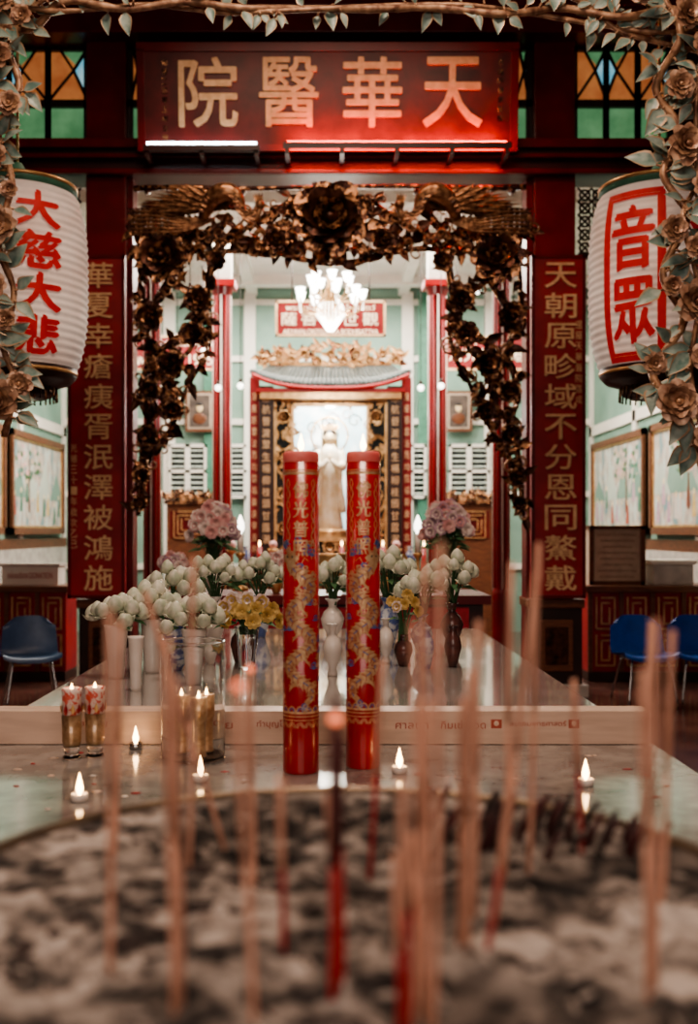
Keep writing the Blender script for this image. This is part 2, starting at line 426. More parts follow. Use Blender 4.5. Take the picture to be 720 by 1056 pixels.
m.build('fluorescent_tube')
def couplet(chars,px0,px1,py0,py1,d,name,side=None,sidepx=None,fr=.72):
    m=MB(); x0=X(px0,d);x1=X(px1,d);z0=Z(py1,d);z1=Z(py0,d)
    m.box(x0,x1,d,d+.06,z0,z1,'red_board')
    t=.03
    for a,b,c_,e in((x0,x0+t,z0,z1),(x1-t,x1,z0,z1),(x0,x1,z0,z0+t),(x0,x1,z1-t,z1)): m.box(a,b,d-.015,d,c_,e,'red_lacquer')
    n_=len(chars); st=(z1-z0-.1)/n_; w=(x1-x0)
    cx=(x0+x1)/2+.02
    for i,ch in enumerate(chars):
        text_on(m,ch,facing((cx,d-.001,z1-.05-st*(i+.5))),w*fr*.8,st*.82,'gold_text',.012,.008)
    if side:
        for i,ch in enumerate(side): text_on(m,ch,facing((X(sidepx[0],d),d-.001,Z(sidepx[1],d)-i*S(11,d))),S(7,d),S(8.5,d),'gold_text',.005)
    m.build(name,bevel=.006)
couplet('華夏幸瘡痍胥泯澤被鴻施',70,129,263,617,10.2,'couplet_board','光緒三十一年歲次乙巳',(76,462),fr=.62)
couplet('天朝原畛域不分恩同鰲戴',548,604,263,617,10.2,'couplet_board','暹羅天華醫院落成',(597,335),fr=.72)
# ============================================================ CARVED ARCH
AD=10.03
def A(px,py,dy=0): return W(px,py,AD)+Vector((0,dy,0))
def mir(p): return Vector((2*X(340,AD)-p[0],p[1],p[2]))
m=MB()
G='gold_antique';GD='gold_antique_dark';GF='gold_feather'
paths=[
 [(238,222),(214,250),(192,262),(168,300),(150,335),(163,375),(172,410),(152,440),(145,480),(142,532)],
 [(250,235),(222,262),(214,300),(205,335),(180,352),(154,372),(146,410),(158,450),(150,490),(148,520)],
 [(142,235),(152,270),(192,300),(206,325),(196,360),(170,385),(185,420),(165,455),(147,465)],
 [(210,240),(180,240),(150,262),(143,300),(146,350)],
 [(200,300),(216,330),(213,365),(196,395),(180,430),(160,470)],
]
toppaths=[
 [(138,240),(180,244),(230,244),(262,250),(300,266),(342,272)],
 [(215,212),(250,218),(275,243),(300,240),(310,212),(342,196)],
 [(240,250),(262,228),(285,215),(300,204)],
 [(138,194),(190,195),(250,194),(342,194)],
 [(205,262),(245,258),(280,262),(310,255),(342,262)],
]
for px in (150,250,340,430,530):
    m.tube([A(px,196,0),A(px,196,.10),Vector((A(px,196).x,SD-.235,A(px,196).z+.06))],.02,6,GD)
for side in (0,1):
    f=(lambda p:p) if side==0 else mir
    for pi,pth in enumerate(paths+toppaths):
        pts=smooth_path([f(A(p[0],p[1],U(-.06,.06))) for p in pth],5)
        n_=len(pts)
        r0=S(5,AD) if pi in(0,1,5) else S(3.4,AD)
        m.tube(pts,[r0*(1-.45*i/n_)*(1+.25*noise.noise(Vector((i*.9,pi*3,side)))) for i in range(n_)],7,G)
        for i in range(0,n_,1):
            if R()<.85 and pi!=8:
                p=pts[i]; dr=Vector((U(-1,1),-.25,U(-1,1)))
                if pi<5 and i>n_*.6: dr.x*=.5
                leaf(m,p+Vector((0,-.03,0)),dr,(U(-.6,.6),-1,U(-.4,.6)),S(U(12,21),AD),S(U(7,11),AD),random.choice((G,GD,GD)),curl=U(.1,.4))
            if R()<.40 and pi!=8:
                p=pts[i]; a0=U(0,6.28); sg=random.choice((-1,1)); rr=S(U(5,8),AD)
                m.tube([p+Vector((math.cos(a0)*rr,-.08,math.sin(a0)*rr))+Vector((math.cos(a0+3.14+sg*q*.55)*rr*(1-q*.07),0,math.sin(a0+3.14+sg*q*.55)*rr*(1-q*.07))) for q in range(12)],[S(1.5,AD)*(1-q*.05) for q in range(12)],5,GF)
    fl=[(168,268,29),(206,312,15),(155,330,17),(200,347,14),(178,378,16),(156,405,13),(180,425,12),(155,450,12),(148,492,10),(285,252,14),(305,218,11),(225,272,12),(146,520,9)]
    for (px,py,r_) in fl:
        peony(m,f(A(px,py,-.12)),S(r_,AD),(U(-.25,.25),-1,U(-.3,.2)),G,GD,5)
    bod=smooth_path([f(A(*p)) for p in ((212,234,-.26),(222,218,-.34),(236,211,-.38),(248,216,-.38),(256,232,-.36),(266,238,-.38),(271,228,-.4))],4)
    n_=len(bod); m.tube(bod,[S(2.5+7.5*max(0,math.sin(math.pi*min(1,(i+2)/(n_*.70)))),AD) if i<n_*.62 else S(3.4,AD) for i in range(n_)],10,GF)
    sgn=1 if side==0 else -1
    for i in range(2,n_-3):
        for q in (-1,0,1): leaf(m,bod[i]+Vector((0,-S(7,AD),q*S(3.5,AD))),(-sgn,0,-.4*q),(0,-1,0),S(8,AD),S(5,AD),GD if (i+q)%2 else GF,curl=.05)
    hd=f(A(271,225,-.41)); m.ball(hd,S(5,AD),GF)
    leaf(m,hd,(sgn*1,-.2,-.3),(0,-1,0),S(12,AD),S(4,AD),GF,curl=.1)
    for k in range(4): leaf(m,hd,(sgn*(-.7+.3*k),-.2,1),(0,-1,0),S(12,AD),S(4,AD),GF,curl=.1)
    for row in range(3):
        for k in range(12):
            t=k/11; ang=math.radians(184-t*56)
            root=A(238-8*row+4*t,225-6*t,-.30+.04*row-.012*(k%2))
            L=S((40+54*(1-t))*(.5+.25*row),AD)
            dv=Vector((math.cos(ang)*sgn,.04,math.sin(ang)*.58-.02))
            leaf(m,f(root),dv,(0,-1,.35),L,S(7.4,AD),GF,GD,curl=.03)
    for k in range(6):
        base=A(224,232,-.2); pts=smooth_path([f(base),f(A(195,232+k*2.5,-.22)),f(A(165,226+k*4,-.22)),f(A(140,224+k*4.5,-.18))],5)
        m.tube(pts,[S(1.6,AD)]*len(pts),5,GF)
        for i in range(2,len(pts),1):
            for s2 in(-1,1): leaf(m,pts[i],(-sgn*1,0,s2*.7),(0,-1,0),S(7,AD),S(2.6,AD),G if k%2 else GD,curl=.1)
peony(m,A(340,232,-.18),S(41,AD),(0,-1,-.1),G,GD,5)
for a in range(14):
    t=a/14*2*math.pi
    leaf(m,A(340+36*math.cos(t),234+22*math.sin(t),-.05),(math.cos(t),-.2,-math.sin(t)*.6),(0,-1,0),S(24,AD),S(13,AD),random.choice((G,GD)))
m.build('carved_peony_phoenix_arch')
for px0,px1 in((133.5,139),(541,547.5)):
    m=MB(); m.box(X(px0,SD),X(px1,SD),SD-.1,SD+.15,0,za,'red_lacquer'); m.build('door_jamb')
# ============================================================ VINES
VD=6.0
def V(px,py,dy=0): return W(px,py,VD)+Vector((0,dy,0))
def vine(paths,flowers,nleaf,name,thick=3.4,Lr=(20,34)):
    m=MB()
    for pi,pth in enumerate(paths):
        pts=smooth_path([V(p[0],p[1],U(-.08,.08)) for p in pth],7); n_=len(pts)
        r0=S(thick if pi==0 else thick*.65,VD)
        m.tube(pts,[r0*(1+.3*noise.noise(Vector((i*.6,pi*5,1.3)))) for i in range(n_)],8,'vine_branch')
        for _ in range(int(nleaf/len(paths))):
            i=random.randrange(n_-1); p=pts[i]; t=(pts[i+1]-pts[i]).normalized()
            side=t.cross(Vector((0,-1,0)))*random.choice((-1,1))
            dr=side*U(.4,1)+t*U(-.6,.9)+Vector((0,U(-.4,-.05),U(-.3,.15)))
            tw=p+dr.normalized()*S(U(2,10),VD)
            m.tube([p,(p+tw)/2+Vector((0,-.01,0)),tw],S(1.4,VD),5,'vine_branch')
            L=S(U(*Lr),VD)
            leaf(m,tw,dr,(U(-.35,.35),-1,U(-.1,.7)),L,L*U(.5,.62),'vine_leaf','vine_rim',curl=U(.05,.3))
    for (px,py,r_) in flowers:
        peony(m,V(px,py,-.16),S(r_*1.08,VD),(U(-.25,.25),-1,U(-.2,.35)),'vine_flower','vine_branch',4)
    return m.build(name)
vine([[(20,-15),(6,40),(20,90),(2,140),(14,190),(0,250),(12,300),(0,350),(14,395),(2,450)],
      [(-14,20),(-6,120),(-8,220),(-6,320),(0,420)]],
     [(4,70,16),(18,118,13),(2,170,14),(8,240,18),(18,205,9),(2,300,14),(14,335,11),(8,418,21),(28,400,13),(-2,385,14)],105,'carved_flower_vine',3.6,(20,32))
vine([[(676,-20),(698,40),(680,85),(704,130),(684,180),(708,225),(686,280),(708,330),(674,385),(704,430),(724,488)],
      [(740,10),(716,90),(722,180),(700,230),(722,300),(712,380),(726,440)]],
     [(698,160,20),(720,200,16),(686,245,15),(710,262,13),(708,318,21),(684,302,11),(690,418,22),(718,372,15),(722,455,18),(666,380,12),(692,100,15),(718,60,16)],150,'carved_flower_vine',4.0,(22,36))
vine([[(-30,25),(30,30),(70,8),(130,14),(190,5),(250,13),(320,4),(380,14),(450,8),(520,18),(580,6),(640,20),(700,8),(760,30)],
      [(-20,0),(60,18),(150,2),(230,14),(300,14),(420,2),(500,6),(600,18),(680,34),(750,20)],
      [(-20,45),(20,20),(60,-5),(140,-20)],[(740,60),(700,44),(640,30),(610,5),(560,-15)]],
     [(8,12,17),(700,28,17),(655,5,14),(52,-3,13),(715,5,14),(30,30,11)],140,'carved_flower_garland',4.0,(15,25))
m=MB(); m.box(-HW,HW,6.1,6.35,4.78,5.2,'red_dark'); m.box(-HW,HW,6.05,6.4,5.2,5.28,'red_lacquer')
for sx in(-1,1): m.box(sx*2.6-.2,sx*2.6+.2,6.1,6.35,0,4.78,'red_dark')
m.build('trim_portal_frame',bevel=.01)
# ============================================================ LANTERNS
def lantern(cx,text,d=7.0):
    m=MB(); c=Vector((X(cx,d),d,0)); z0=Z(384,d); z1=Z(200,d); H=z1-z0; r=S(72,d)
    def rf(z):
        t=(z-z0)/H*2-1
        return r*(1-abs(t)**3.2*.17)
    prof=[]
    N=96
    for k in range(N+1):
        z=z0+H*k/N; prof.append((rf(z)-(0,.007,.010,.007)[k%4],z))
    m.lathe(prof,c,56,'paper')
    rb=rf(z0);rt=rf(z1)
    m.lathe([(rb*.5,z0-.17),(rb*.62,z0-.15),(rb*.66,z0-.1),(rb*.9,z0-.07),(rb*1.0,z0-.03),(rb*1.01,z0+.02),(rb*.9,z0+.02)],c,40,'dark_wood')
    m.lathe([(rb*1.015,z0-.02),(rb*1.02,z0+.0)],c,40,'gold')
    m.lathe([(rt*1.01,z1-.02),(rt*1.02,z1+.03),(rt*.8,z1+.06),(rt*.5,z1+.1),(rt*.2,z1+.12),(.03,z1+.2)],c,40,'green_trim')
    m.lathe([(rt*1.03,z1+.02),(rt*1.03,z1+.04)],c,40,'gold')
    m.tube([(c.x,c.y,z1+.18),(c.x,c.y,(z1+7.0)/2),(c.x,c.y,7.2)],.01,6,'gold')
    for k in range(36):
        a=2*math.pi*k/36
        m.tube([(c.x+rb*.66*math.cos(a),c.y+rb*.66*math.sin(a),z0-.1),(c.x+rb*.67*math.cos(a),c.y+rb*.67*math.sin(a),z0-.19)],.006,4,'gold_antique')
    T=Matrix.Translation(c)
    for (s_,aa,zs,w,h,b) in text:
        n_=len(s_)
        for i,ch in enumerate(s_):
            vs,fs=text_geo(ch,0)
            if not vs: continue
            vs=fit(vs,w,h*.86)
            zc=zs-(i+.5)*h
            for q,(ox,oy) in enumerate(((0,0),(.010,.006),(-.010,-.006),(.0,.012))):
                wrap([(v[0]+ox,v[1]+zc+oy,0) for v in vs],fs,r,T,m,'paint_red',.03,.005+q*.0006,rf,aa)
        if b:
            for o,t in((.58,.02),(.70,.035)):
                ww=w*o+.02; top=zs+.03+(o-.55)*.3; bot=zs-n_*h-.03-(o-.55)*.3
                for (xa,xb,ya,yb) in((-ww,-ww+t,bot,top),(ww-t,ww,bot,top),(-ww,ww,bot,bot+t),(-ww,ww,top-t,top)):
                    wrap([(xa,ya,0),(xb,ya,0),(xb,yb,0),(xa,yb,0)],[(0,1,2,3)],r,T,m,'paint_red',.03,.005,rf,aa)
    return m.build('paper_lantern')
zt=Z(212,7.0)
lantern(18,[('大慈大悲',math.radians(33),zt,S(44,7),S(41,7),False),('南無觀音',math.radians(-60),zt,S(42,7),S(40,7),False)])
lantern(680,[('音眾',math.radians(-38),Z(224,7),S(42,7),S(72,7),True),('救苦',math.radians(28),Z(218,7),S(58,7),S(80,7),False)])
# ============================================================ INNER COLUMNS
for px,d,w in ((157,12.2,17),(229,13.6,18),(451,13.6,18),(517,12.2,17)):
    m=MB(); x=X(px,d); r=S(w/2,d); top=4.7 if w==18 else 5.33
    m.lathe([(r*1.5,0),(r*1.5,.12),(r*1.1,.18),(r*1.1,.9),(r,.95),(r,top-.1),(r*1.15,top-.06),(r*1.4,top)],(x,d,0),28,'red_lacquer',smooth=False)
    for k in range(12):
        a=2*math.pi*k/12
        m.tube([(x+r*math.cos(a),d+r*math.sin(a),.95),(x+r*math.cos(a),d+r*math.sin(a),top-.1)],r*.10,5,'white_paint' if k%3==0 else 'red_bright')
    if w==18:
        m.box(x-r*1.6,x+r*1.6,d-r*1.6,d+r*1.6,top,top+.08,'red_bright'); m.box(x-r*1.1,x+r*1.1,d-r*1.1,d+r*1.1,top+.08,5.33,'white_paint')
    m.build('red_column')
# ============================================================ SHRINE
d=14.4
m=MB()
m.box(X(252,d),X(428,d),13.9,15.9,0,.9,'brown_wood'); m.box(X(248,d),X(432,d),13.8,16,.9,1.0,'red_lacquer')
m.box(X(262,d),X(418,d),14.2,15.8,1.0,Z(572,d),'dark_wood')
for px0,px1,mt in((268,283,'dark_wood'),(399,414,'dark_wood')):
    m.box(X(px0,d),X(px1,d),14.2,14.5,Z(572,d),Z(400,d),mt)
    for i in range(13): text_on(m,'慈航普渡眾生楊柳枝頭甘露灑'[i],facing(((X(px0,d)+X(px1,d))/2,14.19,Z(412+i*12,d))),S(8,d),S(9,d),'gold_text',.01)
for px0,px1 in((258,268),(414,424)):
    m.box(X(px0,d),X(px1,d),14.3,14.4,Z(590,d),Z(390,d),'sign_red')
    for i in range(14): text_on(m,'蓮座慈雲法雨均霑福壽康寧吉祥'[i],facing(((X(px0,d)+X(px1,d))/2,14.29,Z(410+i*12,d))),S(5,d),S(8,d),'gold_text',.01)
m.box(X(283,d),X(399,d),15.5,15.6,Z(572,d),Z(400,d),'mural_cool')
for k in range(26):
    px,py=U(300,380),U(425,550); rr=U(.05,.12)
    m.tube([(X(px,15.5)+rr*(1-q*.06)*math.cos(q*.6),15.49,Z(py,15.5)+rr*(1-q*.06)*math.sin(q*.6)) for q in range(13)],.012,4,random.choice(('green_wall','mural','white_petal')))
m.box(X(268,d),X(283,d),14.5,15.6,Z(572,d),Z(400,d),'red_lacquer'); m.box(X(399,d),X(414,d),14.5,15.6,Z(572,d),Z(400,d),'red_lacquer')
zf0,zf1=Z(572,d),Z(402,d); xa,xb=X(283,d),X(399,d); xi0,xi1=X(303,d),X(378,d); zi1=Z(418,d); zi0=Z(556,d)
m.box(xa,xi0,14.42,14.47,zf0,zf1,'black_gap'); m.box(xi1,xb,14.42,14.47,zf0,zf1,'black_gap'); m.box(xi0,xi1,14.42,14.47,zi1,zf1,'black_gap'); m.box(xi0,xi1,14.42,14.47,zf0,zi0,'black_gap')
for _ in range(300):
    while True:
        x=U(xa,xb); z=U(zf0,zf1)
        if not(xi0+.02<x<xi1-.02 and zi0<z<zi1): break
    leaf(m,(x,14.40,z),(U(-1,1),-.1,U(-1,1)),(0,-1,0),U(.08,.15),.05,'gold',curl=.1)
for px,py in((293,430),(388,430),(293,470),(388,470),(293,510),(388,510),(340,409),(315,409),(365,409),(293,545),(388,545),(340,564),(318,564),(362,564)):
    peony(m,(X(px,d),14.38,Z(py,d)),.10,(0,-1,0),'gold','gold_antique',3)
for a,b,c_,e in((xi0-.03,xi0+.01,zi0,zi1),(xi1-.01,xi1+.03,zi0,zi1),(xi0,xi1,zi1-.02,zi1+.03),(xi0,xi1,zi0-.03,zi0+.02),(xa,xa+.03,zf0,zf1),(xb-.03,xb,zf0,zf1)): m.box(a,b,14.36,14.42,c_,e,'gold')
ze=Z(402,d); zr=Z(380,d)
x0r,x1r=X(262,d),X(420,d)
n_=34
for i in range(n_):
    t=i/(n_-1); x=x0r+(x1r-x0r)*t; up=.18*abs(2*t-1)**3
    xt=x0r+.22+(x1r-x0r-.44)*t
    m.tube([(x,13.95,ze+up),((x+xt)/2,14.25,ze+.12+up*.5),(xt,14.6,zr+.06)],.035,6,'tile_roof')
def rf_(a,b):
    up=.18*abs(2*a-1)**3; x=x0r+(x1r-x0r)*a; xt=x0r+.22+(x1r-x0r-.44)*a
    return (x+(xt-x)*b,13.97+.6*b,ze-.02+up*(1-b)+(zr-ze+.04)*b)
m.grid(rf_,20,4,'tile_roof')
m.tube([(x0r+(x1r-x0r)*k/12,13.93,ze-.04+.18*abs(k/6-1)**3) for k in range(13)],.03,6,'red_bright')
m.box(x0r+.1,x1r-.1,14.05,14.5,ze-.16,ze-.04,'gold'); m.box(x0r+.06,x1r-.06,14.0,14.5,ze-.08,ze-.03,'red_bright')
m.box(x0r+.2,x1r-.2,14.55,14.65,zr,zr+.1,'gold')
for k in range(190):
    t=R(); x=x0r+.02+(x1r-x0r-.04)*t; hgt=U(0,.26)*(1.1-.45*abs(2*t-1))
    leaf(m,(x,14.52+U(-.03,.03),zr+.06+hgt),(U(-1,1),-.1,U(-.3,1)),(0,-1,0),U(.08,.15),.06,random.choice(('gold','gold','gold_antique')),curl=.15)
for k in range(11): peony(m,(x0r+.15+(x1r-x0r-.3)*k/10,14.46,zr+.12+.08*(k%2)),.07,(0,-1,0),'gold','gold_antique',3)
m.build('shrine_cabinet')
m=MB(); sc=W(340,556,14.9)
prof=[(.30,0),(.32,.03),(.25,.08),(.27,.1),(.22,.14)]
m.lathe(prof,(sc.x,sc.y,sc.z),24,'gold',mod=lambda a,k:1+.06*math.cos(12*a))
b0=sc.z+.12
rob=[(.19,0),(.175,.12),(.15,.35),(.15,.55),(.165,.75),(.15,.9),(.16,1.02),(.15,1.12),(.075,1.18),(.05,1.22)]
m.lathe(rob,(sc.x,sc.y,b0),32,'statue_white',mod=lambda a,k:1+(.05*math.cos(9*a+k*.4) if k<7 else 0),sy=.75)
m.ball((sc.x,sc.y,b0+1.30),(.078,.085,.10),'skin_gold',16,12)
m.ball((sc.x,sc.y+.02,b0+1.34),(.09,.09,.11),'hair_dark',14,10)
m.ball((sc.x,sc.y+.02,b0+1.46),(.04,.04,.06),'hair_dark',10,8)
m.ball((sc.x,sc.y-.087,b0+1.29),(.010,.014,.018),'skin_gold',8,6)
for s_ in(-1,1):
    m.ball((sc.x+s_*.03,sc.y-.076,b0+1.315),(.012,.006,.005),'hair_dark',8,6); m.ball((sc.x+s_*.08,sc.y,b0+1.29),(.012,.02,.04),'skin_gold',8,6)
    m.tube(smooth_path([(sc.x+s_*.14,sc.y,b0+1.10),(sc.x+s_*.19,sc.y-.06,b0+.92),(sc.x+s_*.12,sc.y-.15,b0+.88),(sc.x+s_*.02,sc.y-.17,b0+.98)],4),[.06,.065,.07,.07,.07,.07,.07,.065,.06,.05,.04,.03,.02],10,'statue_white')
    m.tube(smooth_path([(sc.x+s_*.12,sc.y-.14,b0+.88),(sc.x+s_*.15,sc.y-.14,b0+.6),(sc.x+s_*.19,sc.y-.1,b0+.25)],4),[.05]*3+[.035]*3+[.05]*3,8,'statue_white')
    for k in range(4): m.tube([(sc.x+s_*.014,sc.y-.175-.008*k,b0+.98),(sc.x+s_*.008,sc.y-.178-.008*k,b0+1.07-.008*k)],.006,5,'skin_gold')
m.ball((sc.x,sc.y-.07,b0+1.26),(.018,.008,.005),'print_red',8,6)
m.grid(lambda a,b:(sc.x+(.13*(1-.2*b)*1.0)*math.cos(math.pi*(a*1.3-.15)),sc.y+.0+.12*math.sin(math.pi*(a*1.3-.15)),b0+1.05+.44*b) ,14,6,'statue_white')
for k in range(7):
    t=k/6-.5; leaf(m,(sc.x+.16*t,sc.y-.05,b0+1.39),(t,-.1,1),(0,-1,0),.10,.04,'gold',curl=.1)
m.tube([(sc.x+.26*math.cos(t*math.pi/16),sc.y+.14,b0+1.34+.26*math.sin(t*math.pi/16)) for t in range(33)],.014,6,'gold')
m.build('guanyin_statue')
def sign(px0,px1,py0,py1,d,lines,name):
    m=MB(); x0=X(px0,d);x1=X(px1,d);z0=Z(py1,d);z1=Z(py0,d); m.box(x0,x1,d,d+.05,z0,z1,'sign_red')
    for a,b,c_,e in((x0,x0+.03,z0,z1),(x1-.03,x1,z0,z1),(x0,x1,z0,z0+.03),(x0,x1,z1-.03,z1)): m.box(a,b,d-.012,d,c_,e,'gold_text')
    for (s_,px,py,w,h) in lines: text_on(m,s_,facing((X(px,d),d-.001,Z(py,d))),S(w,d),S(h,d),'sign_text',.006,.008 if len(s_)<2 else .002)
    for t in(.15,.85): m.tube([(x0+(x1-x0)*t,d+.025,z1),(x0+(x1-x0)*t,d+.025,5.47)],.01,5,'dark_wood')
    m.build(name)
sign(284,398,310,347,14.0,[(c_,p,329,16,13) for c_,p in zip('薩菩音世觀',(298,319,340,361,382))]+[('พระอวโลกิเตศวรโพธิสัตว์',341,317,92,6),('ARYAVALOKITESVARA BODHISATTVA',341,342,98,5)],'hanging_sign')
sign(133,222,346,382,15.5,[('มูลนิธิเทียนฟ้า',200,355,38,8),('พ.ศ.',152,372,22,9),('1905',207,371,24,11)],'hanging_sign')
sign(459,547,346,382,15.5,[(c_,p,366,15,13) for c_,p in zip('清光緒天華堂',(470,486,502,515,528,540))]+[('เทียนฟ้า',478,354,26,6)],'hanging_sign')
for px0,px1 in((191,221),(459,487)):
    m=MB(); d=16.85; x0,x1,z0,z1=X(px0,d),X(px1,d),Z(445,d),Z(403,d)
    m.box(x0,x1,d,d+.04,z0,z1,'brown_wood'); m.box(x0+.04,x1-.04,d-.01,d,z0+.04,z1-.04,'cream_box'); m.box(x0+.07,x1-.07,d-.02,d-.01,z0+.07,z1-.07,'portrait')
    cx=(x0+x1)/2;cz=(z0+z1)/2
    m.ball((cx,d-.02,cz+.05),(.05,.01,.07),'skin_gold'); m.ball((cx,d-.02,cz+.10),(.05,.012,.035),'hair_dark'); m.ball((cx,d-.02,cz-.12),(.11,.01,.09),'brown_wood'); m.build('framed_portrait')
for sx in(-1,1):
    for (ya,yb) in((11.3,13.6),(13.85,16.6)):
        m=MB(); z0,z1=1.56,2.95
        def bx(a,b,c_,e,t0,t1,mt):
            p,q=sorted((sx*(HW-t0),sx*(HW-t1))); m.box(p,q,a,b,c_,e,mt)
        bx(ya,yb,z0,z1,.04,.07,'mural')
        for a,b,c_,e in((ya,ya+.09,z0,z1),(yb-.09,yb,z0,z1),(ya,yb,z0,z0+.09),(ya,yb,z1-.09,z1)): bx(a,b,c_,e,.04,.11,'brown_wood')
        for a,b,c_,e in((ya+.09,ya+.12,z0+.09,z1-.09),(yb-.12,yb-.09,z0+.09,z1-.09),(ya+.09,yb-.09,z0+.09,z0+.12),(ya+.09,yb-.09,z1-.12,z1-.09)): bx(a,b,c_,e,.04,.09,'gold')
        cnt=[0]
        def flat(pts,mt):
            cnt[0]+=1; xf=sx*(HW-.072-.00002*cnt[0])
            m.add([(xf,p[0],p[1]) for p in pts],[tuple(range(len(pts)))],mt)
        for k in range(4):
            yy=ya+.4+k*(yb-ya-.8)/3; h_=U(.3,.6); flat([(yy-.35,z0+.5),(yy+.35,z0+.5),(yy+.12,z0+.5+h_*.8),(yy,z0+.5+h_),(yy-.1,z0+.5+h_*.7)],random.choice(('green_wall','louver')))
        for k in range(9):
            yy=ya+.25+k*(yb-ya-.5)/8+U(-.05,.05); zz=z0+.25+U(0,.35)
            flat([(yy-.07,zz-.14),(yy+.07,zz-.14),(yy+.05,zz+.02),(yy+.03,zz+.12),(yy-.03,zz+.12),(yy-.05,zz+.02)],random.choice(('mauve_petal','print_red','porcelain','green_trim','yellow_petal')))
            flat([(yy+.032*math.cos(t),zz+.15+.038*math.sin(t)) for t in [i*.785 for i in range(8)]],'skin_gold')
        ty_=ya+.9
        flat([(ty_-.04,z0+.3),(ty_+.04,z0+.3),(ty_+.02,z1-.35),(ty_-.02,z1-.35)],'brown_wood')
        for k in range(60):
            yy=ty_+U(-.6,.6); zz=U(z0+.75,z1-.18); r_=U(.025,.07)
            flat([(yy+r_*math.cos(t)*U(.7,1.3),zz+r_*.6*math.sin(t)) for t in [i*.785 for i in range(8)]],random.choice(('leaf_green','green_trim','cream_box','pink_petal')))
        m.build('framed_mural')
# ============================================================ CABINETS
def fret(m,x0,x1,z0,z1,y):
    t=.018
    for k in range(3):
        o=k*.055
        if x0+o+.03>x1-o or z0+o+.03>z1-o: break
        for a,b,c_,e in((x0+o,x0+o+t,z0+o,z1-o),(x1-o-t,x1-o,z0+o,z1-o-(.06 if k%2 else 0)),(x0+o,x1-o,z0+o,z0+o+t),(x0+o+(.06 if k%2==0 else 0),x1-o,z1-o-t,z1-o)): m.box(a,b,y-.02,y,c_,e,'gold')
for px0,px1 in((-60,68),(606,760)):
    m=MB(); d=11.4; x0=max(-HW+.09,X(px0,d)); x1=min(HW-.09,X(px1,d)); zt=Z(604,d)
    m.box(x0,x1,d,d+.5,.1,zt-.05,'red_board'); m.box(x0-.03,x1+.03,d-.06,d+.55,zt-.07,zt,'brown_wood'); m.box(x0,x1,d-.03,d+.5,0,.1,'dark_wood')
    n_=4; w=(x1-x0)/n_
    for i in range(n_):
        a=x0+i*w
        m.box(a,a+.05,d-.03,d,.1,zt-.07,'brown_wood'); fret(m,a+.08,a+w-.04,.55,zt-.12,d-.01); fret(m,a+.08,a+w-.04,.16,.5,d-.01)
    m.build('lacquered_cabinet',bevel=.004)
zt=Z(604,11.4)
m=MB(); d=11.6; x0,x1,z0,z1=X(609,d),X(663,d),zt+.002,Z(542,d); m.box(x0,x1,d-.02,d+.3,z0,z1,'cream_box')
m.box(x0-.02,x1+.02,d-.04,d+.32,z1-.04,z1,'brown_wood'); m.box(x0-.02,x0+.03,d-.04,d-.02,z0,z1,'brown_wood'); m.box(x1-.03,x1+.02,d-.04,d-.02,z0,z1,'brown_wood'); m.box(x0-.02,x1+.02,d-.04,d-.02,z0,z0+.04,'brown_wood')
for i in range(8): text_on(m,'ขอเชิญร่วมบริจาคทำบุญ',facing(((x0+x1)/2,d-.021,z1-.1-i*.065)),.42-.05*(i%3),.03,'brown_wood',.002,0)
m.build('donation_notice_box')
m=MB(); d=11.55; x0,x1=X(673,d),X(714,d); zc=zt+.002; m.box(x0,x1,d-.05,d+.3,zc,zc+.22,'marble'); m.box(x0-.03,x1+.03,d-.08,d+.33,zc+.22,zc+.27,'white_paint'); m.build('stone_offering_chest',bevel=.01)
m=MB(); d=11.5; x0,x1=X(2,d),X(60,d); m.box(x0,x1,d,d+.3,zc,zc+.20,'white_paint'); text_on(m,'กล่องบริจาค DONATION',facing(((x0+x1)/2,d-.001,zc+.11)),.48,.08,'print_red',.003); m.box(x0-.02,x1+.02,d-.02,d+.32,zc+.20,zc+.23,'marble'); m.build('donation_box',bevel=.006)
def chair(x,y,rot,mat):
    m=MB(); M=Matrix.Translation((x,y,0))@Matrix.Rotation(rot,4,'Z')
    prof=smooth_path([(0,-.24,.41),(0,-.2,.445),(0,-.05,.435),(0,.12,.43),(0,.19,.47),(0,.225,.58),(0,.25,.70),(0,.275,.80)],3)
    n_=len(prof)-1
    def fn(a,b):
        u=a*2-1; p=prof[int(round(b*n_))]; w=.26*(1-.10*max(0,b-.6)/.4)*(1-.25*max(0,b-.93)/.07*abs(u)) 
        return (u*w, p.y-.05*u*u*(b>.5)*b, p.z+.05*abs(u)**3*(1-b)+(-.06*abs(u)**4 if b>.9 else 0))
    m.grid(fn,12,n_,mat,M)
    m.grid(lambda a,b:(fn(a,b)[0]*1.0,fn(a,b)[1]+.012*b,fn(a,b)[2]-.012),12,n_,mat,M)
    for sx in(-1,1):
        m.tube(smooth_path([(sx*.17,-.16,.42),(sx*.2,-.2,.22),(sx*.23,-.24,.01)],3),.011,7,'chrome',M=M)
        m.tube(smooth_path([(sx*.17,.12,.42),(sx*.2,.18,.22),(sx*.23,.24,.01)],3),.011,7,'chrome',M=M)
        m.tube([(sx*.17,-.16,.42),(sx*.17,.0,.415),(sx*.17,.12,.42)],.011,7,'chrome',M=M)
    for yy in(-.16,.12): m.tube([(-.17,yy,.415),(0,yy,.41),(.17,yy,.415)],.011,7,'chrome',M=M)
    m.build('plastic_chair')
chair(X(664,10.0),10.0,.08,'blue_plastic'); chair(X(722,10.0),10.0,-.05,'blue_plastic'); chair(X(32,9.9),9.9,.35,'blue_plastic_dull'); chair(X(-30,9.9),9.9,.3,'blue_plastic')
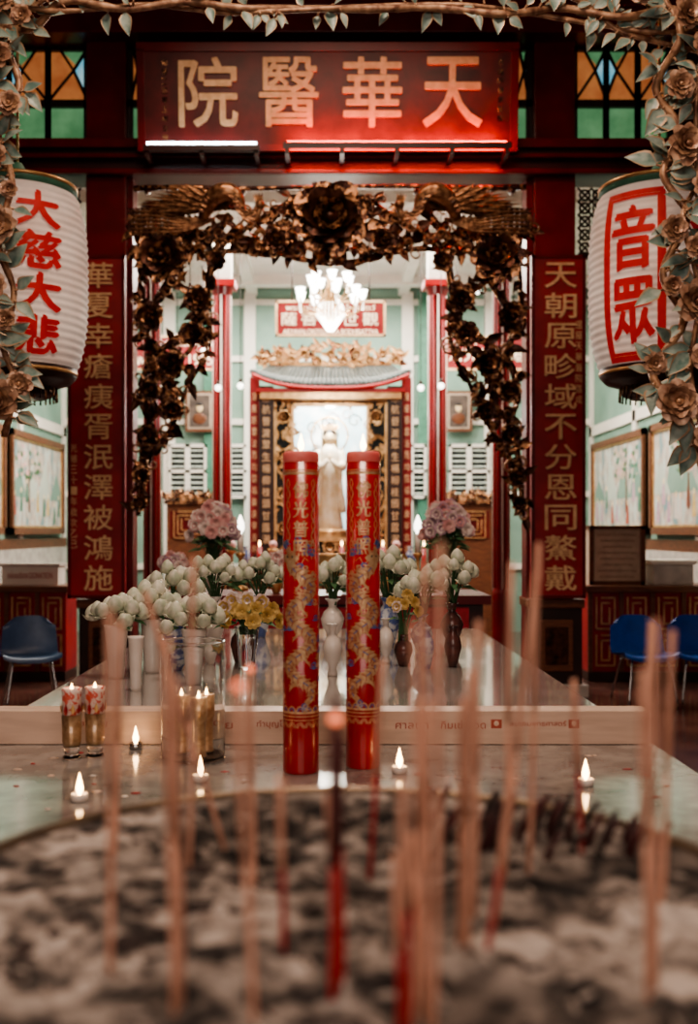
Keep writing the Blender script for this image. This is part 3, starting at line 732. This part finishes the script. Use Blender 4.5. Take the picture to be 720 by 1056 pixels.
# ============================================================ CHANDELIER
m=MB(); c=W(341,312,12.0); d=12.0
m.tube([(c.x,c.y,c.z),(c.x,c.y,5.47)],.012,6,'gold')
m.lathe([(.02,-.22),(.05,-.18),(.03,-.12),(.08,-.05),(.09,.02),(.04,.08),(.06,.14),(.03,.22),(.05,.3),(.02,.34)],c,16,'gold')
for (nn,rad,z,dz) in((9,.36,.03,0),(7,.22,.2,.3)):
    for k in range(nn):
        a=2*math.pi*k/nn+dz; dx,dy=math.cos(a),math.sin(a)
        pts=smooth_path([c+Vector((dx*.05,dy*.05,z-.05)),c+Vector((dx*rad*.5,dy*rad*.5,z-.16)),c+Vector((dx*rad*.9,dy*rad*.9,z-.12)),c+Vector((dx*rad,dy*rad,z))],4)
        m.tube(pts,.011,6,'gold')
        e=c+Vector((dx*rad,dy*rad,z))
        m.lathe([(.014,0),(.03,.02),(.042,.05),(.045,.08),(.058,.11)],e,12,'bulb')
        for q in range(4): m.ball(e+Vector((0,0,-.03-.025*q)),.011,'bulb_soft',6,5)
for k in range(22):
    a=2*math.pi*k/22; m.tube([c+Vector((.13*math.cos(a),.13*math.sin(a),-.02)),c+Vector((.16*math.cos(a),.16*math.sin(a),-.14)),c+Vector((.03*math.cos(a),.03*math.sin(a),-.32))],.008,4,'bulb_soft')
m.build('chandelier')
for px,py,d in((225,400,13),(248,398,13.3),(434,400,13.3),(455,398,13),(183,425,12.5),(500,425,12.5),(210,362,14),(472,362,14),(196,300,12),(492,300,12),(155,330,13),(530,330,13)):
    m=MB(); c=W(px,py,d); m.ball(c,.04,'bulb_soft',10,8); m.lathe([(.02,.03),(.02,.09)],c,8,'dark_wood'); m.tube([c+Vector((0,0,.08)),Vector((c.x,c.y,5.47))],.005,4,'dark_wood'); m.build('pendant_bulb')
# ============================================================ ALTAR TABLE
m=MB(); tz=1.16
m.box(-1.2,1.12,7.3,8.1,tz-.06,tz,'red_lacquer'); m.box(-1.15,1.07,7.34,8.06,tz-.22,tz-.06,'red_dark')
for x in(-1.12,.98): 
    for y in(7.36,7.96): m.box(x,x+.08,y,y+.08,0,tz-.2,'red_dark')
m.box(-1.05,.97,7.32,7.35,.35,tz-.08,'cloth_red')
for k in range(12): peony(m,(-1.0+k*.175,7.31,tz-.3),.06,(0,-1,0),'gold','gold_antique',3)
for k in range(30): m.tube([(-1.03+k*.068,7.315,.42),(-1.03+k*.068,7.31,.33)],.012,5,'gold')
m.build('altar_table')
def vase(m,c,h,r,mat,style=0):
    P={0:[(.45,0),(.5,.04),(.75,.25),(1,.5),(.85,.7),(.4,.85),(.42,.92),(.6,1)],
       1:[(.6,0),(.62,.05),(.7,.4),(.8,.7),(.9,.95),(.95,1)],
       2:[(.5,0),(.55,.05),(.35,.15),(.8,.35),(1,.55),(.7,.72),(.32,.82),(.38,.93),(.65,1)]}[style]
    m.lathe([(p*r,z*h) for p,z in P],c,22,mat)
def bud(m,c,dr,r,mat='lotus'):
    M=basis(c,Vector((1,.1,.05)),dr) if abs(Vector(dr).normalized().x)<.95 else basis(c,Vector((0,1,0)),dr)
    pr=[(.02,-1),(.55,-.88),(.88,-.45),(1,.05),(.9,.5),(.62,.95),(.3,1.25),(.03,1.4)]
    m.lathe([(p*r,z*r) for p,z in pr],(0,0,0),15,mat,M,mod=lambda a,k:1+.09*math.cos(5*a+k*.25))
    for k in range(4): 
        a=k*1.57+R(); leaf(m,M@Vector((.3*r*math.cos(a),.3*r*math.sin(a),-.95*r)),M.to_3x3()@Vector((math.cos(a)*.8,math.sin(a)*.8,1)),M.to_3x3()@Vector((math.cos(a),math.sin(a),-.3)),r*1.4,r*.9,mat,curl=-.3)
def bouquet(px,pyflower,d,tz,n,spread,kind,vmat,vh=.2,vr=.06,vst=0,name='lotus_vase',br=.030,tall=1.0):
    m=MB(); c=Vector((X(px,d),d,tz)); fz=Z(pyflower,d)
    vase(m,c,vh,vr,vmat,vst)
    top=c+Vector((0,0,vh))
    for i in range(n):
        a=i*2.39996; rr=spread*math.sqrt((i+.5)/n)
        p=Vector((c.x+rr*math.cos(a)*1.15,c.y+rr*math.sin(a)*.8,fz+tall*(spread*.75*(1-(rr/spread)**2)-spread*.35)+U(-.02,.02)*tall))
        m.tube(smooth_path([top+Vector((U(-.02,.02),U(-.02,.02),-.03)),(top+p)/2+Vector((0,0,.03)),p],3),.0045,5,'stem_green')
        dr=(p-top).normalized()+Vector((U(-.3,.3),-.15,U(0,.3)))
        if kind=='lotus': bud(m,p,dr,br*U(.85,1.12))
        elif kind=='mum': peony(m,p,br*1.4,dr+Vector((0,-.8,0)),'yellow_petal' if R()<.7 else 'white_petal','yellow_petal',4)
        else: peony(m,p,br*1.5,dr+Vector((0,-.9,0)),random.choice(('pink_petal','mauve_petal','white_petal','white_petal')),random.choice(('white_petal','pink_petal')),4)
        if i%2==0:
            leaf(m,top+(p-top)*.5,(math.cos(a),math.sin(a)*.5-.2,U(-.2,.5)),(0,-.6,1),spread*U(.6,.9),spread*.28,'leaf_green')
    m.build(name)
UT=1.045
bouquet(120,630,4.05,UT,12,.10,'lotus','porcelain',.20,.05,1)
bouquet(157,620,4.2,UT,12,.10,'lotus','porcelain',.21,.05,1)
bouquet(200,632,4.0,UT,13,.10,'lotus','porcelain',.19,.05,1)
bouquet(180,598,4.8,UT,11,.11,'lotus','porcelain_blue',.19,.055,0)
bouquet(255,630,4.35,UT,24,.12,'mum','glass',.17,.055,1,'chrysanthemum_vase',.026)
bouquet(222,588,5.5,UT,13,.13,'lotus','porcelain',.22,.06,0)
bouquet(268,588,5.6,UT,13,.13,'lotus','porcelain_blue',.22,.06,0)
bouquet(343,590,5.3,UT,12,.12,'lotus','porcelain',.22,.06,2)
bouquet(400,584,5.1,UT,14,.13,'lotus','porcelain_blue',.24,.06,0)
bouquet(435,600,4.7,UT,10,.09,'lotus','porcelain_blue',.19,.05,2)
bouquet(466,588,5.0,UT,12,.11,'lotus','vase_dark',.22,.055,2)
bouquet(416,622,4.4,UT,9,.06,'mum','vase_dark',.13,.04,0,'flower_vase',.018)
bouquet(220,538,7.6,1.161,40,.145,'mixed','porcelain',.20,.06,2,'flower_vase',.034,1.7)
bouquet(461,536,7.6,1.161,40,.145,'mixed','porcelain',.20,.06,2,'flower_vase',.034,1.7)
bouquet(285,578,7.6,1.161,14,.11,'mixed','gold',.14,.05,0,'flower_vase',.03)
bouquet(402,578,7.6,1.161,14,.11,'mum','gold',.14,.05,0,'flower_vase',.03)
bouquet(180,580,7.75,1.161,12,.10,'mixed','gold',.12,.05,0,'flower_vase',.03)
for px,py,h,r,mt,st in((343,697,.2,.038,'porcelain',2),(398,684,.19,.035,'porcelain',2),(246,683,.15,.035,'vase_dark',0),(371,682,.12,.03,'porcelain_blue',0),(310,684,.13,.03,'vase_dark',2),(140,712,.19,.03,'porcelain',1),(440,690,.17,.032,'porcelain_blue',0),(467,688,.17,.036,'vase_dark',0)):
    d=.555*1100/(py-548); m=MB(); vase(m,(X(px,d),d,UT),h,r,mt,st); m.build('porcelain_vase')
for px in(248,431):
    m=MB(); d=7.9; c=Vector((X(px,d),d,1.161)); m.lathe([(.06,0),(.06,.02),(.02,.04),(.015,.12),(.03,.14),(.015,.16),(.015,.24),(.035,.26),(.035,.28)],c,16,'gold')
    m.lathe([(.022,.28),(.022,.42)],c,12,'white_paint'); m.lathe([(.01,.42),(.03,.46),(.028,.5),(.005,.56)],c,10,'bulb_soft'); m.build('electric_candlestick')
m=MB(); d=7.5; c=Vector((X(340,d),d,1.165)); m.lathe([(.09,.08),(.15,.12),(.17,.2),(.15,.26),(.17,.28),(.15,.28),(.13,.2)],c,24,'gold')
for k in range(3): a=k*2.09+.5; m.tube([c+Vector((.11*math.cos(a),.11*math.sin(a),.12)),c+Vector((.125*math.cos(a),.125*math.sin(a),.004))],[.02,.022],8,'gold')
for s_ in(-1,1): m.tube(smooth_path([c+Vector((s_*.15,0,.22)),c+Vector((s_*.22,0,.24)),c+Vector((s_*.21,0,.36)),c+Vector((s_*.2,0,.38))],3),.014,7,'gold')
m.build('brass_censer')
m=MB(); m.box(-1.3,1.3,12.6,13.3,1.05,1.12,'red_lacquer'); m.box(-1.25,1.25,12.65,13.25,0,1.05,'brown_wood')
for k in range(10): fret(m,-1.22+k*.246,-1.0+k*.246,.55,1.0,12.64)
m.build('offering_table')
m=MB()
for k in range(15):
    x=-1.15+k*.165
    if abs(x)<.1: continue
    c=(x,12.85,1.12)
    if k%3==0: m.lathe([(.04,0),(.012,.03),(.012,.2),(.06,.23),(.07,.27),(.06,.27)],c,12,'gold'); m.ball((x,12.85,1.44),.05,'pink_petal')
    elif k%3==1: vase(m,c,.3,.06,'porcelain_blue',0)
    else: m.lathe([(.05,0),(.04,.02),(.03,.05),(.03,.3)],c,12,'candle_red'); m.lathe([(.004,.3),(.012,.33),(.002,.37)],c,8,'flame')
m.build('altar_offerings')
for px0,px1 in((172,218),(456,508)):
    m=MB(); d=15.6; x0,x1=X(px0,d),X(px1,d); z=Z(520,d)
    m.box(x0,x1,d,d+.5,0,z,'brown_wood'); m.box(x0-.03,x1+.03,d-.05,d+.5,z,z+.06,'gold_antique')
    for k in range(24): leaf(m,(x0+(x1-x0)*k/23,d-.02,z+.06),(U(-.7,.7),-.1,1),(0,-1,0),U(.1,.2),.08,'gold_antique')
    m.box(x0+.05,x1-.05,d-.01,d,z-.5,z-.1,'red_lacquer'); fret(m,x0+.1,x1-.1,z-.5,z-.1,d-.01); m.build('side_altar')
# ============================================================ TABLES
m=MB()
m.box(-.96,.86,3.355,6.1,1.02,UT,'table_top'); m.box(-.90,.80,3.5,6.0,.0,1.02,'table_body'); m.box(-.97,.87,3.365,6.11,.985,1.02,'chrome')
m.build('long_offering_table',bevel=.004)
m=MB(); m.box(-1.12,.985,3.25,3.35,.952,1.052,'plank')
fy=3.249
for (s_,px,w,h) in(('กิมเซ่งฮวด',478,46,9),('บริจาคโดย',205,70,9),('สมาคมพุทธศาสตร์',555,58,7),('นางสาวอุทัย',90,40,9),('ทำบุญโดย ๙๙',290,50,9),('ศาลเจ้า',425,34,9)):
    text_on(m,s_,facing((X(px,fy),fy,Z(747,fy))),S(w,fy),S(h,fy),'print_red',.001,0)
for px in(512,592):
    x=X(px,fy); m.box(x-.016,x+.016,fy-.001,fy,Z(751,fy),Z(742,fy),'print_red'); m.ball((x,fy-.001,Z(746,fy)),(.008,.001,.008),'plank')
m.build('inscribed_plank',bevel=.003)
m=MB(); m.box(-1.16,1.0,1.92,3.36,.915,.95,'table_top_front'); m.box(-1.1,.94,2.0,3.3,.0,.915,'table_body'); m.box(-1.17,1.01,1.91,3.37,.90,.915,'chrome')
m.build('front_offering_table',bevel=.005)
# ============================================================ BIG CANDLES
def strip(pts,wd):
    vs=[];fs=[]
    for i,p in enumerate(pts):
        q=pts[min(i+1,len(pts)-1)];o=pts[max(i-1,0)]
        tx,ty=q[0]-o[0],q[1]-o[1]; l=math.hypot(tx,ty) or 1; nx,ny=-ty/l,tx/l; w=wd[i] if hasattr(wd,'__len__') else wd
        vs+=[(p[0]+nx*w,p[1]+ny*w,0),(p[0]-nx*w,p[1]-ny*w,0)]
    for i in range(len(pts)-1): fs.append((2*i,2*i+1,2*i+3,2*i+2))
    return vs,fs
def big_candle(px,pyb,pyt,wpx,flip):
    d=.65*1100/(pyb-548); r=S(wpx/2,d); H=S(pyb-pyt,d); c=Vector((X(px,d),d,.95)); T=Matrix.Translation(c)
    m=MB()
    m.lathe([(r*.98,0),(r,.004),(r,H-.03)],c,48,'candle_red')
    m.lathe([(r,H-.03),(r*.99,H-.006),(r*.9,H),(r*.8,H-.004),(r*.5,H-.02),(r*.1,H-.025)],c,48,'candle_top')
    m.tube([c+Vector((0,0,H-.03)),c+Vector((.001,0,H+.008))],.0022,6,'hair_dark')
    m.lathe([(.002,H+.002),(.008,H+.012),(.0085,H+.019),(.0045,H+.034),(.0006,H+.05)],c,12,'flame')
    def put(vs,fs,mat,a0,off=.001):
        for q in (0,math.pi): wrap([(flip*v[0],v[1],0) for v in vs],fs,r,T,m,mat,.006,off,None,a0+q)
    for z,w in((H-.06,.004),(H-.052,.0015),(.155,.0015),(.165,.003),(.145,.0012)): put(*strip([(-.075+.15*k/20*1.03,z) for k in range(21)],w),'candle_gold',0)
    for i,ch in enumerate('佛光普照'):
        vs,fs=text_geo(ch,0)
        if vs:
            for q,(ox,oy) in enumerate(((0,0),(.0012,.0008),(-.0012,-.0008))): put([(v[0]*flip+ox,v[1]+H-.105-i*.052+oy,0) for v in fit(vs,.040,.044)],fs,'candle_gold',0,.0012+q*.0002)
    for sg in (-1,1):
        put(*strip([(sg*(.036+.006*math.sin(k*.9)),H-.075-k*.008) for k in range(28)],.0022),'candle_gold',0)
        put(*strip([(sg*(.036-.006*math.sin(k*.9)),H-.075-k*.008) for k in range(28)],.0012),'candle_gold',0,.0014)
    N=80; sp=[]
    for k in range(N+1):
        t=k/N; sp.append((.034*math.sin(t*math.pi*5.4+.4)*(1-.15*t),.19+.38*t))
    wd=[.003+.0125*math.sin(math.pi*min(1,.08+.92*(k/N)**.6*.62)) for k in range(N+1)]
    put(*strip(sp,wd),'candle_gold',0,.0022)
    for k in range(3,N-3,2):
        p=sp[k]; q=sp[k+1]; tx,ty=q[0]-p[0],q[1]-p[1]; l=math.hypot(tx,ty); nx,ny=-ty/l,tx/l; w=wd[k]
        for s3 in (1,-1):
            put([(p[0]+s3*nx*w,p[1]+s3*ny*w,0),(q[0]+s3*nx*w,q[1]+s3*ny*w,0),(p[0]+s3*nx*(w+.008)-tx*.8,p[1]+s3*ny*(w+.008)-ty*.8,0)],[(0,1,2)],'candle_gold',0)
        put(*strip([(p[0]+nx*w*.9,p[1]+ny*w*.9),(p[0]+tx*.9,p[1]+ty*.9),(p[0]-nx*w*.9,p[1]-ny*w*.9)],.0009),'candle_red',0,.0030)
        if k%4==3: put(*strip([(p[0]-tx,p[1]-ty),(p[0]+tx,p[1]+ty)],.0012),'candle_blue',0,.0031)
    h=sp[-1]
    put([(h[0]+.020*math.cos(a)*(1+.3*math.cos(2*a)),h[1]+.016*math.sin(a)+.008,0) for a in [i*math.pi/6 for i in range(12)]],[tuple(range(12))],'candle_gold',0,.0026)
    for sg in(-1,1):
        put(*strip([(h[0]+sg*.006,h[1]+.018),(h[0]+sg*.016,h[1]+.034),(h[0]+sg*.012,h[1]+.048)],[.003,.002,.0006]),'candle_gold',0)
        put(*strip([(h[0]+sg*.014,h[1]+.0),(h[0]+sg*.03,h[1]-.008),(h[0]+sg*.04,h[1]+.01),(h[0]+sg*.05,h[1]+.0)],.0012),'candle_gold',0)
        put([(h[0]+sg*.007+.003*math.cos(a),h[1]+.012+.003*math.sin(a),0) for a in [i*math.pi/3 for i in range(6)]],[tuple(range(6))],'hair_dark',0,.0034)
    for k in (12,26,40,54,68):
        p=sp[k]; sg=1 if p[0]<0 else -1
        q=(p[0]+sg*.03,p[1]-.014); put(*strip([p,((p[0]+q[0])/2,p[1]+.006),q],[.006,.005,.003]),'candle_gold',0,.0018)
        for j in(-1,0,1): put(*strip([q,(q[0]+sg*.010,q[1]-.006+.007*j)],[.002,.0006]),'candle_gold',0)
    random.seed(5)
    for k in range(58):
        cx_,cz=U(-.07,.07),U(.18,.63); mt=random.choice(('candle_blue','candle_gold','candle_gold'))
        r0=U(.004,.008)
        put(*strip([(cx_+(r0+.0006*i)*math.cos(i*.6)*(1-i*.05),cz+(r0)*math.sin(i*.6)*(1-i*.05)) for i in range(14)],.0016),mt,0,.0012)
        put(*strip([(cx_-.014,cz-r0),(cx_,cz-r0*1.3),(cx_+.014,cz-r0)],[.0006,.003,.0006]),mt,0,.0011)
    for k in range(7):
        cx_=-.07+k*.023
        for q in range(2): put(*strip([(cx_+(.010-.004*q)*math.cos(a),.168+(.014-.005*q)*math.sin(a)) for a in [i*math.pi/8 for i in range(9)]],.0013),'candle_gold' if q==0 else 'candle_blue',0)
        for q in range(2): put(*strip([(cx_+(.010-.004*q)*math.cos(a),.125+(.014-.005*q)*math.sin(a)) for a in [i*math.pi/8 for i in range(9)]],.0010),'candle_gold',0)
    m.build('dragon_candle')
big_candle(310.5,795,466,37,1); big_candle(374.5,790,466,35,-1)
random.seed(23)
for px,pyb in((74,782),(98,780)):
    d=.65*1100/(pyb-548); c=(X(px,d),d,.95); m=MB()
    m.lathe([(.024,0),(.027,.004),(.020,.012),(.022,.03),(.024,.035)],c,20,'glass'); m.lathe([(.018,.036),(.020,.05),(.021,.12)],c,20,'candle_gold')
    m.lathe([(.024,.035),(.027,.05),(.0285,.125)],c,24,'glass')
    m.lathe([(.027,.126),(.0275,.19),(.029,.202),(.025,.202),(.023,.19)],c,24,'glass_floral')
    for k in range(10): a=k*.63; leaf(m,(c[0]+.028*math.cos(a),c[1]+.028*math.sin(a),.95+.13),(math.cos(a)*.1,math.sin(a)*.1,1),(math.cos(a),math.sin(a),0),.03,.012,'stick_red' if k%2 else 'gold',curl=0)
    m.lathe([(.003,.195),(.005,.203),(.0005,.215)],c,8,'flame'); m.build('floral_glass_candle')
d=3.06; c=Vector((X(199,d),d,.95)); m=MB(); r=S(33,d); h=S(122,d)
m.lathe([(r*.96,0),(r*.985,.002),(r,.006),(r,.012),(r,h-.006),(r*1.01,h-.002),(r*1.0,h),(r*.985,h-.002),(r*.98,h-.008),(r*.98,.012),(r*.975,.009),(r*.95,.008),(r*.5,.008),(r*.05,.008)],c,64,'glass')
m.build('glass_jar')
for k,(dx,dy) in enumerate(((-.035,.02),(.02,-.03),(.035,.035))):
    m=MB(); c2=c+Vector((dx,dy,.0085)); m.lathe([(.021,0),(.024,.004),(.02,.01),(.02,.10),(.024,.105),(.024,.17),(.018,.17)],c2,20,'candle_gold'); m.lathe([(.018,.165),(.017,.16)],c2,12,'candle_red'); m.lathe([(.003,.165),(.005,.175),(.0005,.19)],c2,8,'flame'); m.build('votive_candle')
for px,py in((82,826),(207,806),(604,810),(412,797),(140,772)):
    d=.65*1100/(py-548); c=(X(px,d),d,.95); m=MB()
    m.lathe([(.017,0),(.020,.002),(.021,.018),(.019,.018),(.018,.012)],c,20,'porcelain' if px!=140 else 'chrome'); m.lathe([(.016,.004),(.016,.010)],c,16,'porcelain'); m.lathe([(.001,.012),(.008,.024),(.009,.033),(.005,.05),(.0005,.068)],c,12,'flame'); m.build('tealight')
m=MB()
for _ in range(60):
    x=U(-1.0,.9); y=U(1.98,3.15); m.lathe([(U(.005,.016),0),(U(.003,.010),.002)],(x,y,.95),10,random.choice(('porcelain','stick_red','plank')),sy=U(.5,1))
m.build('wax_drips')
# ============================================================ INCENSE URN
cx,cy,R0=.02,1.10,.428
m=MB()
prof=[(.16,.62),(.2,.64),(.33,.72),(.42,.86),(.445,1.02),(.42,1.14),(.415,1.19),(.44,1.222),(.443,1.232),(.43,1.234),(.425,1.225),(.418,1.19),(.40,1.15)]
m.lathe(prof,(cx,cy,0),72,'bronze')
m.lathe([(.30,0),(.30,.05),(.2,.1),(.14,.3),(.14,.5),(.2,.6),(.2,.645)],(cx,cy,0),40,'bronze')
for k in range(3):
    a=k*2.094+.5; m.tube(smooth_path([(cx+.3*math.cos(a),cy+.3*math.sin(a),.75),(cx+.42*math.cos(a),cy+.42*math.sin(a),.55),(cx+.34*math.cos(a),cy+.34*math.sin(a),.25),(cx+.4*math.cos(a),cy+.4*math.sin(a),0.02)],4),[.06]*5+[.045]*4+[.04]*3+[.055],10,'bronze')
for s_ in(-1,1): m.tube(smooth_path([(cx+s_*.42,cy,1.05),(cx+s_*.54,cy,1.1),(cx+s_*.55,cy,1.3),(cx+s_*.5,cy,1.38)],4),.028,10,'bronze')
def ashz(x,y):
    v=Vector((x,y,0))
    return 1.222+.012*noise.noise(v*8)+.010*noise.noise(v*30)+.005*noise.noise(v*80)
vs=[];fs=[];NR,NA=90,240
for i in range(NR+1):
    rr=.426*i/NR
    for j in range(NA):
        a=2*math.pi*j/NA; x,y=cx+rr*math.cos(a),cy+rr*math.sin(a); e=(i/NR)**8; vs.append((x,y,ashz(x,y)*(1-e)+1.226*e))
for i in range(NR):
    for j in range(NA):
        k=(j+1)%NA; fs.append((i*NA+j,(i+1)*NA+j,(i+1)*NA+k,i*NA+k))
m.add(vs,fs,'ash',smooth=True)
for _ in range(200):
    a=U(0,6.28); rr=.41*math.sqrt(R()); x,y=cx+rr*math.cos(a),cy+rr*math.sin(a); t=U(0,3.14); L=U(.006,.022); rd=U(.0015,.0035); z=ashz(x,y)+rd*.4
    m.tube([(x-L*math.cos(t),y-L*math.sin(t),z),(x,y,z+U(0,.003)),(x+L*math.cos(t),y+L*math.sin(t),z)],[rd*.7,rd*1.1,rd*.7],6,random.choice(('ash_light','ash_light','char_and_shade')))
for k in range(60):  # dark stubs added in place of the shadow streaks cast by the sticks
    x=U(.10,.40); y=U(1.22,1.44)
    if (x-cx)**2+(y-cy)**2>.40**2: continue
    z=ashz(x,y); m.tube([(x,y,z-.01),(x+.006,y-.005,z+.02),(x+.016,y-.01,z+U(.03,.05))],[.0045,.004,.003],6,random.choice(('char_and_shade','stick_dark')))
for k in range(60):
    a=U(2.3,4.0); rr=U(.12,.40); x,y=cx+rr*math.cos(a),cy+rr*math.sin(a); z=ashz(x,y)
    m.ball((x,y,z),(U(.008,.02),U(.006,.014),U(.002,.005)),random.choice(('char_and_shade','char_and_shade','ash_light')),8,5)
m.build('incense_urn')
st=[(113,1000,114,628,.02,0),(180,1046,172,655,.0,0),(262,1056,246,708,.02,1),(292,985,290,800,.03,2),(342,1030,346,742,.01,3),(352,1022,347,720,.02,3),(347,1000,352,760,.0,3),
(412,1050,410,880,.0,2),(425,1050,440,720,.03,0),(436,1040,432,790,.02,0),(446,1056,455,560,.05,0),(440,1048,428,640,.02,0),(480,990,486,690,.02,0),(474,985,478,720,.02,0),(500,985,530,800,.04,2),(507,960,555,590,.05,0),(520,900,528,580,.03,0),
(668,1030,664,690,.0,0),(674,1020,676,640,.0,0),(682,940,694,650,.02,0),(195,900,200,575,.03,0),(262,905,258,690,.02,1),(545,905,556,560,.04,0),(440,900,438,580,.03,0),(380,900,395,680,.03,2),(600,880,592,700,.02,2),(235,880,150,610,.03,0),(660,860,672,640,.02,0),(186,1040,182,700,.02,0),(420,1054,416,800,.0,2),(350,960,338,820,.0,2),(118,880,125,640,.02,0),(430,1000,424,860,.02,2),(488,940,494,640,.02,0)]
m=MB()
for (bx,by,tx,ty,ld,kd) in st:
    db=.378*1100/(by-548); b=W(bx,by,db); b.z=ashz(b.x,b.y)-.012
    t=W(tx,ty,db+ld)
    P=[b.lerp(t,k/6)+Vector((.001*math.sin(k),0,0)) for k in range(7)]
    r_=.0035
    if kd==3: r_=.0042
    m1,m2={0:('stick_beige','stick_beige'),1:('stick_beige','stick_beige'),2:('stick_red','stick_beige'),3:('stick_red','stick_dark')}[kd]
    m.tube(P[:4],r_*.85,7,m1); m.tube(P[3:],r_,7,m2)
    if kd==1 or ty==742: m.ball(t,r_*1.3,'ember',8,6)
m.build('incense_sticks')
# ============================================================ LIGHTS
def area(name,loc,size,pw,col,rot=(0,0,0),sy=None):
    l=bpy.data.lights.new(name,'AREA'); l.energy=pw; l.color=col; l.size=size
    if sy: l.shape='RECTANGLE'; l.size_y=sy
    o=bpy.data.objects.new(name,l); o.location=loc; o.rotation_euler=rot; scene.collection.objects.link(o)
area('hall_ceiling_light',(0,14.5,5.25),5,520,(1,.92,.81),sy=3)
area('hall_ceiling_light_left',(-3,13,5.2),1.5,110,(1,.91,.80)); area('hall_ceiling_light_right',(3,13,5.2),1.5,110,(1,.91,.80))
area('entrance_daylight',(0,-2.6,3.6),4,120,(1,.81,.70),(math.radians(76),0,0),sy=3)
area('front_ceiling_light',(0,3.2,6.9),1.5,185,(1,.75,.58))
area('front_ceiling_light_far',(0,8.3,6.3),3,50,(1,.70,.52),sy=.4)
def point(name,loc,pw,col,r=.1):
    l=bpy.data.lights.new(name,'POINT'); l.energy=pw; l.color=col; l.shadow_soft_size=r
    o=bpy.data.objects.new(name,l); o.location=loc; scene.collection.objects.link(o)
point('chandelier_lamp',(.03,12.0,3.5),80,(1,.93,.82),.2)
point('shrine_lamp',(.03,14.62,3.3),75,(.97,1,1),.08)
w=bpy.data.worlds.new('world'); scene.world=w; w.use_nodes=True
w.node_tree.nodes['Background'].inputs[0].default_value=(.5,.42,.40,1); w.node_tree.nodes['Background'].inputs[1].default_value=.12
try:
    scene.view_settings.look='AgX - Medium High Contrast'
except Exception as e: print(e)
scene.view_settings.exposure=.28
# ============================================================ CAMERA
cam=bpy.data.cameras.new('camera'); co=bpy.data.objects.new('camera',cam); scene.collection.objects.link(co); scene.camera=co
co.location=(0,0,EYE); co.rotation_euler=(math.radians(90),0,0)
cam.sensor_width=36; cam.lens=36*FPX/1056; cam.shift_x=22/1056; cam.shift_y=20/1056; cam.clip_start=.05
cam.dof.use_dof=True; cam.dof.focus_distance=4.2; cam.dof.aperture_fstop=2.2
